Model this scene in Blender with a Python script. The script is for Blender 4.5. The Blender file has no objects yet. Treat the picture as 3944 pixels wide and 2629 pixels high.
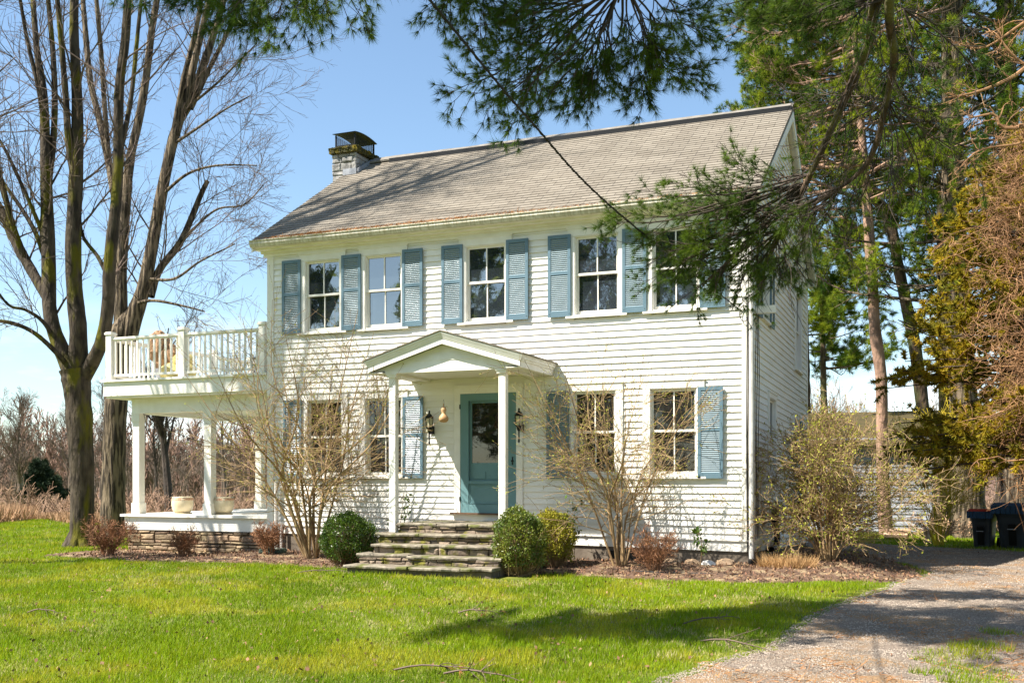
import bpy, math, random
import numpy as np
from mathutils import Vector
R_ = np.random.default_rng
random.seed(7)
scene = bpy.context.scene
COL = scene.collection
PI = math.pi
rad = math.radians

# ------------------------------------------------------------------ camera model (metres; x along the facade, y into the house, z up)
FPX, YAW, HY, CX = 4048.33, .3894, 1849.9, 1972.
CAM = np.array([2.8514, -17.0518, 1.1447])
cY, sY = math.cos(YAW), math.sin(YAW)
K = 1.6769
def ray(x, y):
    x, y = np.broadcast_arrays(np.asarray(x, float), np.asarray(y, float))
    r = (np.asarray(x, float) * K - CX) / FPX
    z = -(np.asarray(y, float) * K - HY) / FPX
    return np.stack([cY * r - sY, sY * r + cY, z], -1)
def atd(x, y, d):
    return CAM + ray(x, y) * np.asarray(d, float)[..., None]
def pxm(d):
    return d * K / FPX          # metres covered by one sheet pixel at distance d

# ------------------------------------------------------------------ ground heights and region outlines
def sst(a, b, x):
    t = np.clip((x - a) / (b - a), 0, 1); return t * t * (3 - 2 * t)
def gz(x, y):
    x = np.asarray(x, float); y = np.asarray(y, float)
    z = -.33 + .10 * sst(-1.7, -.4, y) * sst(-10.5, -9, x) * (1 - sst(1.2, 2.3, x)) * (1 - sst(2.5, 6, y)) + .05 * np.exp(-((x - 1.0) / .8) ** 2 - ((y - .6) / .9) ** 2)
    d = np.hypot(x - CAM[0], y - CAM[1])
    z = z - .022 * np.clip(d - 42, 0, 260)
    z = z + .02 * np.sin(x * .9 + 1) * np.sin(y * .7) * sst(2, 5, np.abs(y + 1)) + .012 * np.sin(x * 2.3) * np.cos(y * 1.9) * sst(1.6, 3, -y)
    return z
DRIVE_L = np.array([(-.6, -16), (.15, -12), (.62, -10.4), (.98, -9.1), (1.22, -8.26), (1.45, -7.1), (1.55, -5.4), (1.68, -3.9), (2.15, -1.1), (2.6, .6), (2.35, 2.2), (1.7, 3.6), (1.2, 5.0), (.2, 6.5), (-1.5, 8.2), (-4, 9.5)])
DRIVE_R = np.array([(6, -16), (6.2, -12), (6.3, -10), (6.4, -8), (6.5, -6), (6.7, -4), (6.9, -2), (7, 0), (6.9, 2), (6.6, 3.9), (6.0, 5.2), (5.0, 6.2), (4.0, 7.0), (2.0, 8.4), (-.5, 9.9), (-3.6, 11.2)])
def catmull(P, n):
    P = np.asarray(P, float)
    Q = np.vstack([2 * P[0] - P[1], P, 2 * P[-1] - P[-2]])
    t = np.linspace(0, len(P) - 1 - 1e-9, n); i = t.astype(int); f = (t - i)[:, None]
    a, b, c, d = Q[i], Q[i + 1], Q[i + 2], Q[i + 3]
    return .5 * ((2 * b) + (c - a) * f + (2 * a - 5 * b + 4 * c - d) * f ** 2 + (3 * b - a - 3 * c + d) * f ** 3)
def inpoly(x, y, P):
    r = np.zeros(x.shape, bool); n = len(P)
    for i in range(n):
        x0, y0 = P[i]; x1, y1 = P[(i + 1) % n]
        if y0 == y1: continue
        r ^= ((y0 > y) != (y1 > y)) & (x < (x1 - x0) * (y - y0) / (y1 - y0) + x0)
    return r
rg = R_(3)
dl = catmull(DRIVE_L, 160); dr = catmull(DRIVE_R, 160)
wob = np.convolve(rg.normal(0, 1, 168), np.ones(5) / 5, 'same')[:160]
dl[:, 0] += wob * .10
DRIVE_POLY = np.vstack([dl, dr[::-1]])
bf_x = np.linspace(-13.4, 2.0, 150)
bf_y = -1.72 + .14 * np.sin(bf_x * 1.3) + np.convolve(rg.normal(0, .09, 154), np.ones(3) / 3, 'same')[:150]
bf_y += np.where(bf_x < -11, .0, 0) + .5 * sst(.6, 2.0, bf_x)
BED_POLY = np.vstack([np.c_[bf_x, bf_y], [(2.55, -.3), (2.5, 1.2), (2.1, 2.8), (1.4, 4.2), (.8, 5.4), (.0, 7.2), (-.2, 7.2), (-.2, .3), (-13.4, .3)]])

# ------------------------------------------------------------------ mesh helpers
BASE = {}
class MB:
    def __init__(s): s.v = []; s.f = {}; s.n = 0; s.uv = None
    def add(s, v, f):
        v = np.asarray(v, float).reshape(-1, 3); f = np.asarray(f, int)
        s.v.append(v); s.f.setdefault(f.shape[1], []).append(f + s.n); s.n += len(v); return s
    def box(s, x0, x1, y0, y1, z0, z1):
        v = [(x, y, z) for z in (z0, z1) for y in (y0, y1) for x in (x0, x1)]
        return s.add(v, [(0, 2, 3, 1), (4, 5, 7, 6), (0, 1, 5, 4), (2, 6, 7, 3), (0, 4, 6, 2), (1, 3, 7, 5)])
    def hexa(s, p):   # 8 points, bottom 4 ccw then top 4
        return s.add(p, [(3, 2, 1, 0), (4, 5, 6, 7), (0, 1, 5, 4), (1, 2, 6, 5), (2, 3, 7, 6), (3, 0, 4, 7)])
    def beam(s, p, q, w, h, up=(0, 0, 1)):
        p = np.asarray(p, float); q = np.asarray(q, float); t = q - p; t /= np.linalg.norm(t)
        a = np.cross(t, up); a /= np.linalg.norm(a); b = np.cross(a, t)
        a = a * w / 2; b = b * h / 2
        return s.hexa([p - a - b, p + a - b, q + a - b, q - a - b, p - a + b, p + a + b, q + a + b, q - a + b])
    def lathe(s, prof, c=(0, 0, 0), n=20):
        prof = np.asarray(prof, float); th = np.arange(n) * 2 * PI / n
        v = np.stack([c[0] + prof[:, None, 0] * np.cos(th), c[1] + prof[:, None, 0] * np.sin(th), c[2] + prof[:, None, 1] + 0 * th], -1)
        m = len(prof); i, j = np.meshgrid(np.arange(m - 1), np.arange(n), indexing='ij'); j2 = (j + 1) % n
        return s.add(v, np.stack([i * n + j, i * n + j2, (i + 1) * n + j2, (i + 1) * n + j], -1).reshape(-1, 4))
    def prism(s, poly, d):   # poly: (n,3) planar, d: extrusion vector
        p = np.asarray(poly, float); q = p + np.asarray(d, float); n = len(p)
        s.add(np.vstack([p, q]), [(i, (i + 1) % n, n + (i + 1) % n, n + i) for i in range(n)])
        s.add(p, [tuple(range(n))[::-1]]); s.add(q, [tuple(range(n))]); return s
    def tubes(s, P, r, n=5, cap=False):
        P = np.asarray(P, float); r = np.asarray(r, float)
        P = P[None] if P.ndim == 2 else P; r = np.broadcast_to(r, P.shape[:2])
        if P.shape[0] == 0: return s
        N, m, _ = P.shape
        T = np.gradient(P, axis=1); T /= np.linalg.norm(T, axis=2, keepdims=True) + 1e-9
        T0 = P[:, -1] - P[:, 0]; T0 /= np.linalg.norm(T0, axis=1, keepdims=True) + 1e-9
        ref = np.where(np.abs(T0[:, 2:3]) < .8, np.array([[0, 0, 1.]]), np.array([[1., 0, 0]]))
        ref = np.cross(T0, ref); ref /= np.linalg.norm(ref, axis=1, keepdims=True) + 1e-9
        A = ref[:, None] - (T * ref[:, None]).sum(-1, keepdims=True) * T
        A /= np.linalg.norm(A, axis=2, keepdims=True) + 1e-9
        B = np.cross(T, A); th = np.arange(n) * 2 * PI / n
        V = P[:, :, None] + r[:, :, None, None] * (A[:, :, None] * np.cos(th)[:, None] + B[:, :, None] * np.sin(th)[:, None])
        k, i, j = np.meshgrid(np.arange(N), np.arange(m - 1), np.arange(n), indexing='ij'); j2 = (j + 1) % n; b = k * m * n
        return s.add(V, np.stack([b + i * n + j, b + i * n + j2, b + (i + 1) * n + j2, b + (i + 1) * n + j], -1).reshape(-1, 4))
    def build(s, name, mat, parent=None, label=None, cat=None, group=None, kind=None, loc=None, smooth=False):
        base = np.array(BASE[parent.name]) if parent is not None else np.array(loc if loc is not None else (0, 0, 0), float)
        V = (np.vstack(s.v) - base) if s.v else np.zeros((0, 3))
        me = bpy.data.meshes.new(name); me.vertices.add(len(V)); me.vertices.foreach_set('co', V.astype(np.float32).ravel())
        idx = np.concatenate([np.vstack(f).ravel() for f in s.f.values()]); ks = [(k, sum(len(a) for a in f)) for k, f in s.f.items()]
        tot = np.concatenate([np.full(c, k) for k, c in ks]); st = np.r_[0, np.cumsum(tot)[:-1]]
        me.loops.add(len(idx)); me.loops.foreach_set('vertex_index', idx.astype(np.int32))
        me.polygons.add(len(tot)); me.polygons.foreach_set('loop_start', st.astype(np.int32)); me.polygons.foreach_set('loop_total', tot.astype(np.int32))
        me.polygons.foreach_set('use_smooth', np.full(len(tot), bool(smooth)))
        me.update(calc_edges=True); me.materials.append(mat)
        o = bpy.data.objects.new(name, me); COL.objects.link(o)
        if parent is not None: o.parent = parent
        else: o.location = base
        BASE[o.name] = tuple(base)
        props(o, label, cat, group, kind); return o
def props(o, label=None, cat=None, group=None, kind=None):
    for k, v in (('label', label), ('category', cat), ('group', group), ('kind', kind)):
        if v: o[k] = v
def thing(name, label, cat, loc, group=None):
    o = bpy.data.objects.new(name, None); COL.objects.link(o); o.location = loc; o.empty_display_size = .2
    BASE[o.name] = tuple(loc); props(o, label, cat, group); return o
def copy_tree(o, parent=None):
    c = o.copy(); COL.objects.link(c); c.parent = parent; BASE[c.name] = BASE[o.name]
    for ch in [x for x in list(bpy.data.objects) if x.parent is o]: copy_tree(ch, c)
    return c

# ------------------------------------------------------------------ materials
def mat(name, col, col2=None, scale=4., rough=.75, bump=0., bscale=30., island=0., transl=0., spec=.22, stretch=(1, 1, 1), detail=4., contrast=(.35, .65), col3=None, scale3=1., metal=0., bdist=.01, hueisl=0.):
    m = bpy.data.materials.new(name); m.use_nodes = True; nt = m.node_tree; N = nt.nodes; L = nt.links; N.clear()
    out = N.new('ShaderNodeOutputMaterial'); bs = N.new('ShaderNodeBsdfPrincipled'); L.new(bs.outputs[0], out.inputs[0])
    bs.inputs['Roughness'].default_value = rough; bs.inputs['Specular IOR Level'].default_value = spec; bs.inputs['Metallic'].default_value = metal
    tc = N.new('ShaderNodeTexCoord'); mp = N.new('ShaderNodeMapping'); mp.inputs['Scale'].default_value = stretch; L.new(tc.outputs['Object'], mp.inputs[0])
    c = None
    def noise(sc, det=detail):
        n = N.new('ShaderNodeTexNoise'); n.inputs['Scale'].default_value = sc; n.inputs['Detail'].default_value = det; L.new(mp.outputs[0], n.inputs[0]); return n
    def ramp(src, a, b):
        r = N.new('ShaderNodeMapRange'); r.inputs[1].default_value = a; r.inputs[2].default_value = b; L.new(src, r.inputs[0]); return r.outputs[0]
    def mix(f, a, b):
        x = N.new('ShaderNodeMix'); x.data_type = 'RGBA'
        if isinstance(f, float): x.inputs[0].default_value = f
        else: L.new(f, x.inputs[0])
        for k, val in ((6, a), (7, b)):
            if isinstance(val, tuple): x.inputs[k].default_value = (*val, 1)
            else: L.new(val, x.inputs[k])
        return x.outputs[2]
    c = col
    if col2 is not None: c = mix(ramp(noise(scale).outputs[0], *contrast), col, col2)
    if col3 is not None: c = mix(ramp(noise(scale3, 3.).outputs[0], .52, .62), c, col3)
    if island or hueisl:
        g = N.new('ShaderNodeNewGeometry'); hs = N.new('ShaderNodeHueSaturation'); r = N.new('ShaderNodeMapRange')
        r.inputs[3].default_value = 1 - island; r.inputs[4].default_value = 1 + island; L.new(g.outputs['Random Per Island'], r.inputs[0]); L.new(r.outputs[0], hs.inputs['Value'])
        if hueisl:
            r2 = N.new('ShaderNodeMapRange'); r2.inputs[3].default_value = .5 - hueisl; r2.inputs[4].default_value = .5 + hueisl
            w = N.new('ShaderNodeMath'); w.operation = 'MULTIPLY'; w.inputs[1].default_value = 7.13; L.new(g.outputs['Random Per Island'], w.inputs[0])
            w2 = N.new('ShaderNodeMath'); w2.operation = 'FRACT'; L.new(w.outputs[0], w2.inputs[0]); L.new(w2.outputs[0], r2.inputs[0]); L.new(r2.outputs[0], hs.inputs['Hue'])
        if isinstance(c, tuple): hs.inputs['Color'].default_value = (*c, 1)
        else: L.new(c, hs.inputs['Color'])
        c = hs.outputs[0]
    if isinstance(c, tuple): bs.inputs['Base Color'].default_value = (*c, 1)
    else: L.new(c, bs.inputs['Base Color'])
    if bump:
        b = N.new('ShaderNodeBump'); b.inputs['Strength'].default_value = bump; b.inputs['Distance'].default_value = bdist
        L.new(noise(bscale, 5.).outputs[0], b.inputs['Height']); L.new(b.outputs[0], bs.inputs['Normal'])
    if transl:
        t = N.new('ShaderNodeBsdfTranslucent'); ms = N.new('ShaderNodeMixShader'); ms.inputs[0].default_value = transl
        if isinstance(c, tuple): t.inputs[0].default_value = (*c, 1)
        else: L.new(c, t.inputs[0])
        L.new(bs.outputs[0], ms.inputs[1]); L.new(t.outputs[0], ms.inputs[2]); L.new(ms.outputs[0], out.inputs[0])
    m['n'] = 1
    return m

WHITE = mat('white_paint', (.80, .77, .69), (.75, .715, .62), 3, .6, .15, 60, stretch=(1, 1, .25), spec=.3)
SIDING = mat('siding_paint', (.80, .775, .71), (.71, .68, .60), 2.2, .65, .25, 45, island=.035, stretch=(.5, .5, 2.5), contrast=(.4, .75), spec=.25)
TRIMW = mat('trim_paint', (.80, .775, .71), (.73, .70, .62), 5, .6, .1, 40, spec=.3)
AGED = mat('aged_gutter', (.62, .58, .47), (.42, .38, .27), 10, .6, .3, 40, stretch=(3, 1, .2))
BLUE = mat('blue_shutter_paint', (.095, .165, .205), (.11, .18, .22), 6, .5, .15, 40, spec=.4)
LOUV = mat('blue_louver_painted_glint', (.20, .275, .305), (.23, .305, .335), 9, .27, .05, 60, spec=1.)  # lighter than the frames: the slats' sun glint is put into the colour
DOORB = mat('blue_door_paint', (.12, .225, .235), (.135, .245, .255), 3, .45, .1, 40)
ROOFM = None
def roof_mat():
    m = bpy.data.materials.new('asphalt_shingles'); m.use_nodes = True; nt = m.node_tree; N = nt.nodes; L = nt.links
    bs = N['Principled BSDF']; bs.inputs['Roughness'].default_value = .9; bs.inputs['Specular IOR Level'].default_value = .2
    tc = N.new('ShaderNodeTexCoord'); sp = N.new('ShaderNodeSeparateXYZ'); L.new(tc.outputs['Object'], sp.inputs[0])
    mm = N.new('ShaderNodeMath'); mm.operation = 'MULTIPLY'; mm.inputs[1].default_value = 1 / math.sin(math.atan(SLOPE)); ad = N.new('ShaderNodeMath'); ad.operation = 'SUBTRACT'; ad.inputs[1].default_value = EZ + .3; L.new(sp.outputs[2], ad.inputs[0]); L.new(ad.outputs[0], mm.inputs[0])
    cb = N.new('ShaderNodeCombineXYZ'); L.new(sp.outputs[0], cb.inputs[0]); L.new(mm.outputs[0], cb.inputs[1])
    br = N.new('ShaderNodeTexBrick'); L.new(cb.outputs[0], br.inputs[0]); br.offset = .42; br.offset_frequency = 3
    br.inputs['Scale'].default_value = 1; br.inputs['Brick Width'].default_value = .305; br.inputs['Row Height'].default_value = COURSE
    br.inputs['Mortar Size'].default_value = .006; br.inputs['Mortar Smooth'].default_value = .2; br.inputs['Bias'].default_value = 0
    br.inputs['Color1'].default_value = (.18, .155, .12, 1); br.inputs['Color2'].default_value = (.225, .197, .155, 1); br.inputs['Mortar'].default_value = (.07, .06, .05, 1)  # dark mortar lines paint the shadow under each course; upright ones are tab slots
    no = N.new('ShaderNodeTexNoise'); no.inputs['Scale'].default_value = 1.1; no.inputs['Detail'].default_value = 6; L.new(tc.outputs['Object'], no.inputs[0])
    r = N.new('ShaderNodeMapRange'); r.inputs[1].default_value = .3; r.inputs[2].default_value = .7; r.inputs[3].default_value = .88; r.inputs[4].default_value = 1.1; L.new(no.outputs[0], r.inputs[0])
    hs = N.new('ShaderNodeHueSaturation'); L.new(br.outputs[0], hs.inputs['Color']); L.new(r.outputs[0], hs.inputs['Value']); L.new(hs.outputs[0], bs.inputs['Base Color'])
    n2 = N.new('ShaderNodeTexNoise'); n2.inputs['Scale'].default_value = 90; L.new(tc.outputs['Object'], n2.inputs[0])
    b = N.new('ShaderNodeBump'); b.inputs['Strength'].default_value = .5; b.inputs['Distance'].default_value = .006; L.new(n2.outputs[0], b.inputs['Height']); L.new(b.outputs[0], bs.inputs['Normal'])
    return m
def glass_mat(name, base, ior=1.9, rough=.015, wav=.05):
    m = mat(name, base, tuple(c * 2.2 for c in base), 1.2, rough, wav, 1.6, spec=.5, bdist=.02)
    m.node_tree.nodes['Principled BSDF'].inputs['IOR'].default_value = ior; return m
GLASS = glass_mat('window_glass', (.010, .010, .009), 1.8)
GLASSU = glass_mat('upper_window_glass', (.014, .018, .022), 2.9)
DARK = mat('black_metal', (.012, .012, .012), rough=.4)
LGLASS = mat('lantern_glass', (.45, .42, .3), rough=.15, spec=.8)
CONC = mat('old_concrete', (.20, .165, .125), (.13, .105, .08), 5, .9, .5, 20)
STONE = mat('field_stone', (.34, .25, .15), (.19, .135, .085), 3, .85, .8, 14, island=.4, hueisl=.012, bdist=.03)
MORTAR = mat('dark_mortar', (.10, .08, .06), (.16, .13, .10), 6, .95, .6, 20)
CHIMST = mat('whitewashed_stone', (.36, .345, .32), (.15, .145, .135), 6, .85, .9, 14, island=.18, bdist=.03)
SLAB = mat('bluestone_tread', (.27, .235, .175), (.13, .11, .08), 7, .8, .7, 18, col3=(.10, .105, .03), scale3=3.2, stretch=(1, 1, 1), bdist=.02)
STEPST = mat('step_stone', (.24, .185, .13), (.11, .085, .065), 4, .9, .9, 14, island=.35, col3=(.12, .11, .02), scale3=4.5, bdist=.03)
MOSSY = mat('mossy_crown', (.09, .08, .02), (.035, .035, .02), 9, .95, 1., 20, col3=(.16, .12, .01), scale3=6, bdist=.03)
LEAD = mat('lead_flashing', (.35, .36, .38), (.25, .26, .28), 4, .5, metal=.3)
MAPLE = mat('maple_bark', (.085, .066, .045), (.028, .021, .015), 9, .9, 1., 14, stretch=(1, 1, .28), col3=(.10, .09, .008), scale3=3.0, bdist=.05)
FURROW = mat('furrowed_bark', (.19, .145, .095), (.035, .027, .019), 15, .95, 1., 15, stretch=(1, 1, .13), contrast=(.42, .58), bdist=.10)
TWIG = mat('bare_twigs', (.15, .105, .08), (.09, .065, .05), 1.5, .8, island=.3)
PINEB = mat('pine_bark', (.12, .082, .052), (.045, .032, .021), 9, .9, 1., 12, stretch=(1, 1, .35), col3=(.11, .105, .04), scale3=2.5, bdist=.06)
REDPB = mat('red_pine_bark', (.40, .25, .17), (.21, .13, .09), 6, .9, 1., 9, stretch=(1, 1, .4), bdist=.06)
DARKB = mat('dark_bark', (.085, .065, .05), (.04, .032, .026), 6, .9, 1., 9, stretch=(1, 1, .3), bdist=.06)
NEED = mat('pine_needles', (.12, .185, .016), (.042, .085, .016), 1.6, .5, island=.35, transl=.35, hueisl=.02, spec=.12)
NEEDF = mat('far_pine_needles', (.27, .32, .02), (.045, .095, .014), .9, .6, island=.45, transl=.45, hueisl=.03, spec=.1, contrast=(.4, .6))
CEDF = mat('cedar_sprays', (.42, .30, .016), (.18, .17, .014), 1.5, .7, island=.4, transl=.4, hueisl=.025)
VINE = mat('bare_vines', (.36, .20, .095), (.19, .10, .05), 1.5, .85, island=.35)
SHRB = mat('shrub_stems', (.38, .26, .13), (.20, .13, .07), 5, .8, island=.2, bump=.4)
BUD = mat('spring_buds', (.46, .44, .06), (.32, .35, .05), 4, .6, island=.35, transl=.4)
BOXW = mat('boxwood_leaves', (.10, .165, .014), (.05, .10, .012), 5, .38, island=.45, transl=.3, spec=.5)
BOXG = mat('boxwood_leaves_golden', (.19, .21, .022), (.075, .13, .02), 2.5, .4, island=.45, transl=.3, hueisl=.015, spec=.5)
REDS = mat('red_brown_stems', (.34, .17, .085), (.18, .085, .045), 5, .75, island=.35)
STRAW = mat('dried_straw', (.62, .40, .18), (.42, .26, .12), 4, .8, island=.3, transl=.3)
BLADE = mat('grass_blades', (.235, .315, .006), (.14, .215, .006), .55, .55, island=.35, transl=.45, hueisl=.025, spec=.1, col3=(.33, .34, .02), scale3=.9)
DRYB = mat('dry_grass_blades', (.42, .36, .17), rough=.7, island=.3, transl=.3)
LAWN = mat('lawn_soil_and_grass', (.115, .15, .008), (.075, .11, .007), .8, .9, .8, 40, detail=8, col3=(.18, .185, .03), scale3=1.1, bdist=.03)
FIELD = mat('far_field', (.22, .16, .08), (.15, .12, .05), .2, .95)
HILLM = mat('wooded_hill', (.17, .105, .075), (.11, .07, .05), .15, .95, 1., 1.2, detail=8, bdist=1.)
MULCH = mat('bark_mulch', (.17, .105, .065), (.07, .042, .03), 14, .95, 1., 30, detail=6, col3=(.26, .19, .11), scale3=4, bdist=.04)
CHIPS = mat('mulch_chips', (.30, .18, .10), (.16, .085, .05), 3, .9, island=.5, hueisl=.015)
GRAVEL = mat('gravel', (.26, .205, .155), (.13, .10, .075), 34, .95, 1., 38, detail=8, contrast=(.3, .7), col3=(.25, .16, .085), scale3=1.3, bdist=.03)
PEBB = mat('pebbles', (.30, .25, .20), (.17, .14, .105), 3, .85, island=.4)
RUST = mat('fallen_needles', (.42, .20, .07), (.28, .12, .04), 4, .8, island=.4)
POT = mat('cream_glaze', (.62, .53, .36), (.54, .45, .29), 3, .35, spec=.5)
TERRA = mat('terracotta_band', (.45, .22, .12), (.6, .5, .35), 14, .7)
TEAL = mat('teal_paint', (.03, .12, .13), rough=.5)
BROWNW = mat('brown_wood', (.16, .09, .05), (.09, .05, .03), 8, .7)
BURLAP = mat('burlap', (.42, .26, .15), (.30, .18, .10), 9, .95, 1., 12, bdist=.05)
YELL = mat('yellow_vinyl', (.62, .52, .19), (.68, .58, .26), 3, .4, .4, 5, bdist=.05)
GOURD = mat('dried_gourd', (.50, .32, .16), (.36, .20, .09), 9, .5)
BINM = mat('bin_plastic', (.018, .022, .03), (.035, .045, .06), 3, .45, spec=.5)
LIDB = mat('lid_blue', (.035, .08, .16), rough=.4)
LIDR = mat('lid_red', (.38, .03, .02), rough=.45)
GREYW = mat('weathered_boards', (.34, .35, .37), (.20, .21, .23), 5, .85, .5, 20, stretch=(.4, .4, 3), island=.08)
MOSSR = mat('mossy_roof', (.085, .062, .028), (.05, .045, .018), 3, .95, .8, 20)
LOGM = mat('split_log', (.48, .34, .22), (.34, .22, .14), 8, .85, .6, 20)
CABLE = mat('black_cable', (.014, .013, .012), rough=.6)
RUBBER = mat('ribbed_drain', (.012, .012, .012), rough=.5)
HOSE = mat('garden_hose', (.07, .10, .07), rough=.5)
FARW = mat('far_wood', (.24, .145, .105), (.16, .10, .075), .05, .9, island=.3)
MIDW = mat('mid_wood', (.17, .125, .095), (.11, .08, .06), .3, .9, island=.25)
BRUSHM = mat('dry_brush', (.34, .22, .14), (.24, .15, .10), .3, .9, island=.35)
TANG = mat('tan_tall_grass', (.48, .30, .17), (.36, .22, .12), .4, .9, island=.3)
DKCED = mat('dark_cedar', (.035, .055, .022), (.02, .035, .018), .8, .8, island=.4)
DIRTYW = mat('pvc_pipe', (.66, .64, .6), (.5, .47, .42), 6, .5)
FRINGE = mat('white_fabric', (.7, .68, .62), rough=.8)

# ------------------------------------------------------------------ growth helpers
def smooth_path(P, n=14): return catmull(np.asarray(P, float), n)
def nrm(v): return v / (np.linalg.norm(v, axis=-1, keepdims=True) + 1e-9)
def grow(P, r, n, L, ang=(.5, .9), up=.2, wig=.15, curve=0., pts=5, rf=.6, rtip=.003, tr=(.2, 1.), rng=None, lw=.5, toward=None, tw=0., rmin=.002):
    """children of paths P (N,m,3) with radii r (N,m): n per path -> paths, radii"""
    N, m, _ = P.shape
    idx = np.repeat(np.arange(N), n); M = len(idx)
    t = rng.uniform(tr[0], tr[1], M) * (m - 1 - 1e-6); i = t.astype(int); f = (t - i)
    p = P[idx, i] * (1 - f)[:, None] + P[idx, i + 1] * f[:, None]
    T = nrm(P[idx, i + 1] - P[idx, i]); rr = r[idx, i] * (1 - f) + r[idx, i + 1] * f
    a = nrm(np.cross(T, rng.normal(size=(M, 3)))); th = rng.uniform(ang[0], ang[1], M)[:, None]
    d = T * np.cos(th) + a * np.sin(th); d[:, 2] += up
    if toward is not None: d += tw * nrm(toward - p)
    d = nrm(d); ln = rng.uniform(L[0], L[1], M) * (1 - lw * t / (m - 1)); st = (ln / (pts - 1))[:, None]
    out = [p]
    for k in range(pts - 1):
        d = d + rng.normal(size=(M, 3)) * wig; d[:, 2] += curve; d = nrm(d); out.append(out[-1] + d * st)
    Q = np.stack(out, 1); r0 = np.maximum(rr * rf, rmin); R = r0[:, None] * (1 - np.linspace(0, 1, pts)) + rtip * np.linspace(0, 1, pts)
    return Q, np.maximum(R, min(rtip, rmin) * .9)
def pxpath(pts, d, n=14):
    """limb traced as (x, y, radius[, depth offset]) -> path, radii"""
    a = np.array([(p + (0,))[:4] if len(p) == 3 else p for p in pts], float)
    q = catmull(a, n); dd = d + q[:, 3]
    return atd(q[:, 0], q[:, 1], dd), np.maximum(q[:, 2], .15) * pxm(dd)
def tris_at(P, D, L, W, rng, spread):
    """needle triangles from points P with axis D"""
    M = len(P); a = nrm(D + rng.normal(size=(M, 3)) * spread); ln = rng.uniform(L[0], L[1], M)[:, None]
    s = nrm(np.cross(a, rng.normal(size=(M, 3)))) * W / 2
    V = np.stack([P - s, P + s, P + a * ln], 1); return V.reshape(-1, 3), np.arange(3 * M).reshape(-1, 3)
def tufts(mb, P, D, n, L, W, rng, spread=.55):
    k = np.repeat(np.arange(len(P)), n); mb.add(*tris_at(P[k], D[k], L, W, rng, spread)); return mb
def leaves(mb, P, s, rng, D=None, asp=.5):
    M = len(P); a = nrm(rng.normal(size=(M, 3)) + (0 if D is None else D)); b = nrm(np.cross(a, rng.normal(size=(M, 3)))); ln = rng.uniform(.6, 1.2, M)[:, None] * s
    V = np.stack([P, P + a * ln * .5 + b * ln * asp * .5, P + a * ln, P + a * ln * .5 - b * ln * asp * .5], 1)
    mb.add(V.reshape(-1, 3), np.arange(4 * M).reshape(-1, 4)); return mb
def ends(P): return P[:, -1], nrm(P[:, -1] - P[:, -2])

# ================================================================== HOUSE
W, D = 9.23, 7.36
EZ, EY = 5.72, -.33            # roof edge
RZ, RY = 8.31, D / 2
SLOPE = (RZ - EZ) / (RY - EY)
COURSE = .14
ROOFM = roof_mat()
house = thing('farmhouse', 'two storey white clapboard farmhouse with blue shutters and grey shingle roof', 'house', (-4.6, 0, -.3))
def front(u, dep, z): return np.stack([u, dep, z + .14 * np.clip(-u / W, 0, 1) * np.clip(1 - z / 1.3, 0, 1)], -1)
def sidew(u, dep, z): return np.stack([-dep, u, z - .24 * np.clip(u / D, 0, 1) * np.clip(1 - z / 5., 0, 1)], -1)
def leftw(u, dep, z): return np.stack([-W + dep, u, z + .14 * np.clip(1 - z / 1.3, 0, 1)], -1)
def siding(fn, a, b, z0, z1, openings, seed, lim=None, ex=.1095):
    mb = MB(); g = R_(seed); z = z0
    while z < z1 - .02:
        zt = min(z + ex, z1); segs = [(a, b)] if lim is None else [lim(z)]
        for (o0, o1, oz0, oz1) in openings:
            if z < oz1 and zt > oz0:
                segs = [q for (s, e) in segs for q in (((s, min(e, o0)), (max(s, o1), e)) if o0 < e and o1 > s else ((s, e),)) if q[1] - q[0] > .01]
        for (s, e) in segs:
            if e - s < .02: continue
            cuts = [s]
            while cuts[-1] < e - 2.2: cuts.append(cuts[-1] + g.uniform(1.6, 3.6))
            if cuts[-1] > e - .3: cuts[-1:] = [] if len(cuts) > 1 else [s]
            cuts.append(e)
            for c0, c1 in zip(cuts[:-1], cuts[1:]):
                if c0 >= c1: continue
                n = max(2, int((c1 - c0) / .5) + 1); u = np.linspace(c0, c1, n)
                j = g.normal(0, .0016) + .002 * np.sin(u * 1.3 + z * 9); o = g.normal(0, .0012)
                rows = [fn(u, np.full(n, .004), z + j), fn(u, np.full(n, -.026 + o), z + j), fn(u, np.full(n, -.003 + o * .3), zt + .012 + j)]
                V = np.stack(rows, 0).reshape(-1, 3); i = np.arange(n - 1)
                F = np.vstack([np.stack([r_ * n + i, r_ * n + i + 1, (r_ + 1) * n + i + 1, (r_ + 1) * n + i], -1) for r_ in (0, 1)])
                mb.add(V, F)
        z = zt
    return mb

UPW = [(-8.343, -7.67), (-7.036, -6.367), (-4.976, -4.303), (-2.927, -2.245), (-1.572, -.894)]
LOW = [(-8.287, -7.626), (-7.02, -6.36), (-2.955, -2.293), (-1.607, -.918)]
ops = [(a - .06, b + .06, 3.97, 5.33) for a, b in UPW] + [(a - .06, b + .06, 1.22, 2.69) for a, b in LOW] + [(-5.2, -3.98, .40, 2.75)]
siding(front, -W + .12, -.13, .17, 5.47, ops, 1).build('front_siding', SIDING, house)
SIDEW = [(.9, 1.55, 3.99, 5.2), (5.35, 6.1, 3.6, 5.0), (1.75, 2.4, 1.32, 2.58), (5.1, 5.75, 1.15, 2.45)]
ops2 = [(a - .05, b + .05, z0 - .06, z1 + .06) for a, b, z0, z1 in SIDEW]
siding(sidew, .12, D - .12, .17, 5.5, ops2, 2).build('side_siding', SIDING, house)
def glim(z):
    y = max(.12, (z + .02 - 5.47 ) / SLOPE); return (y, D - y)
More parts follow.
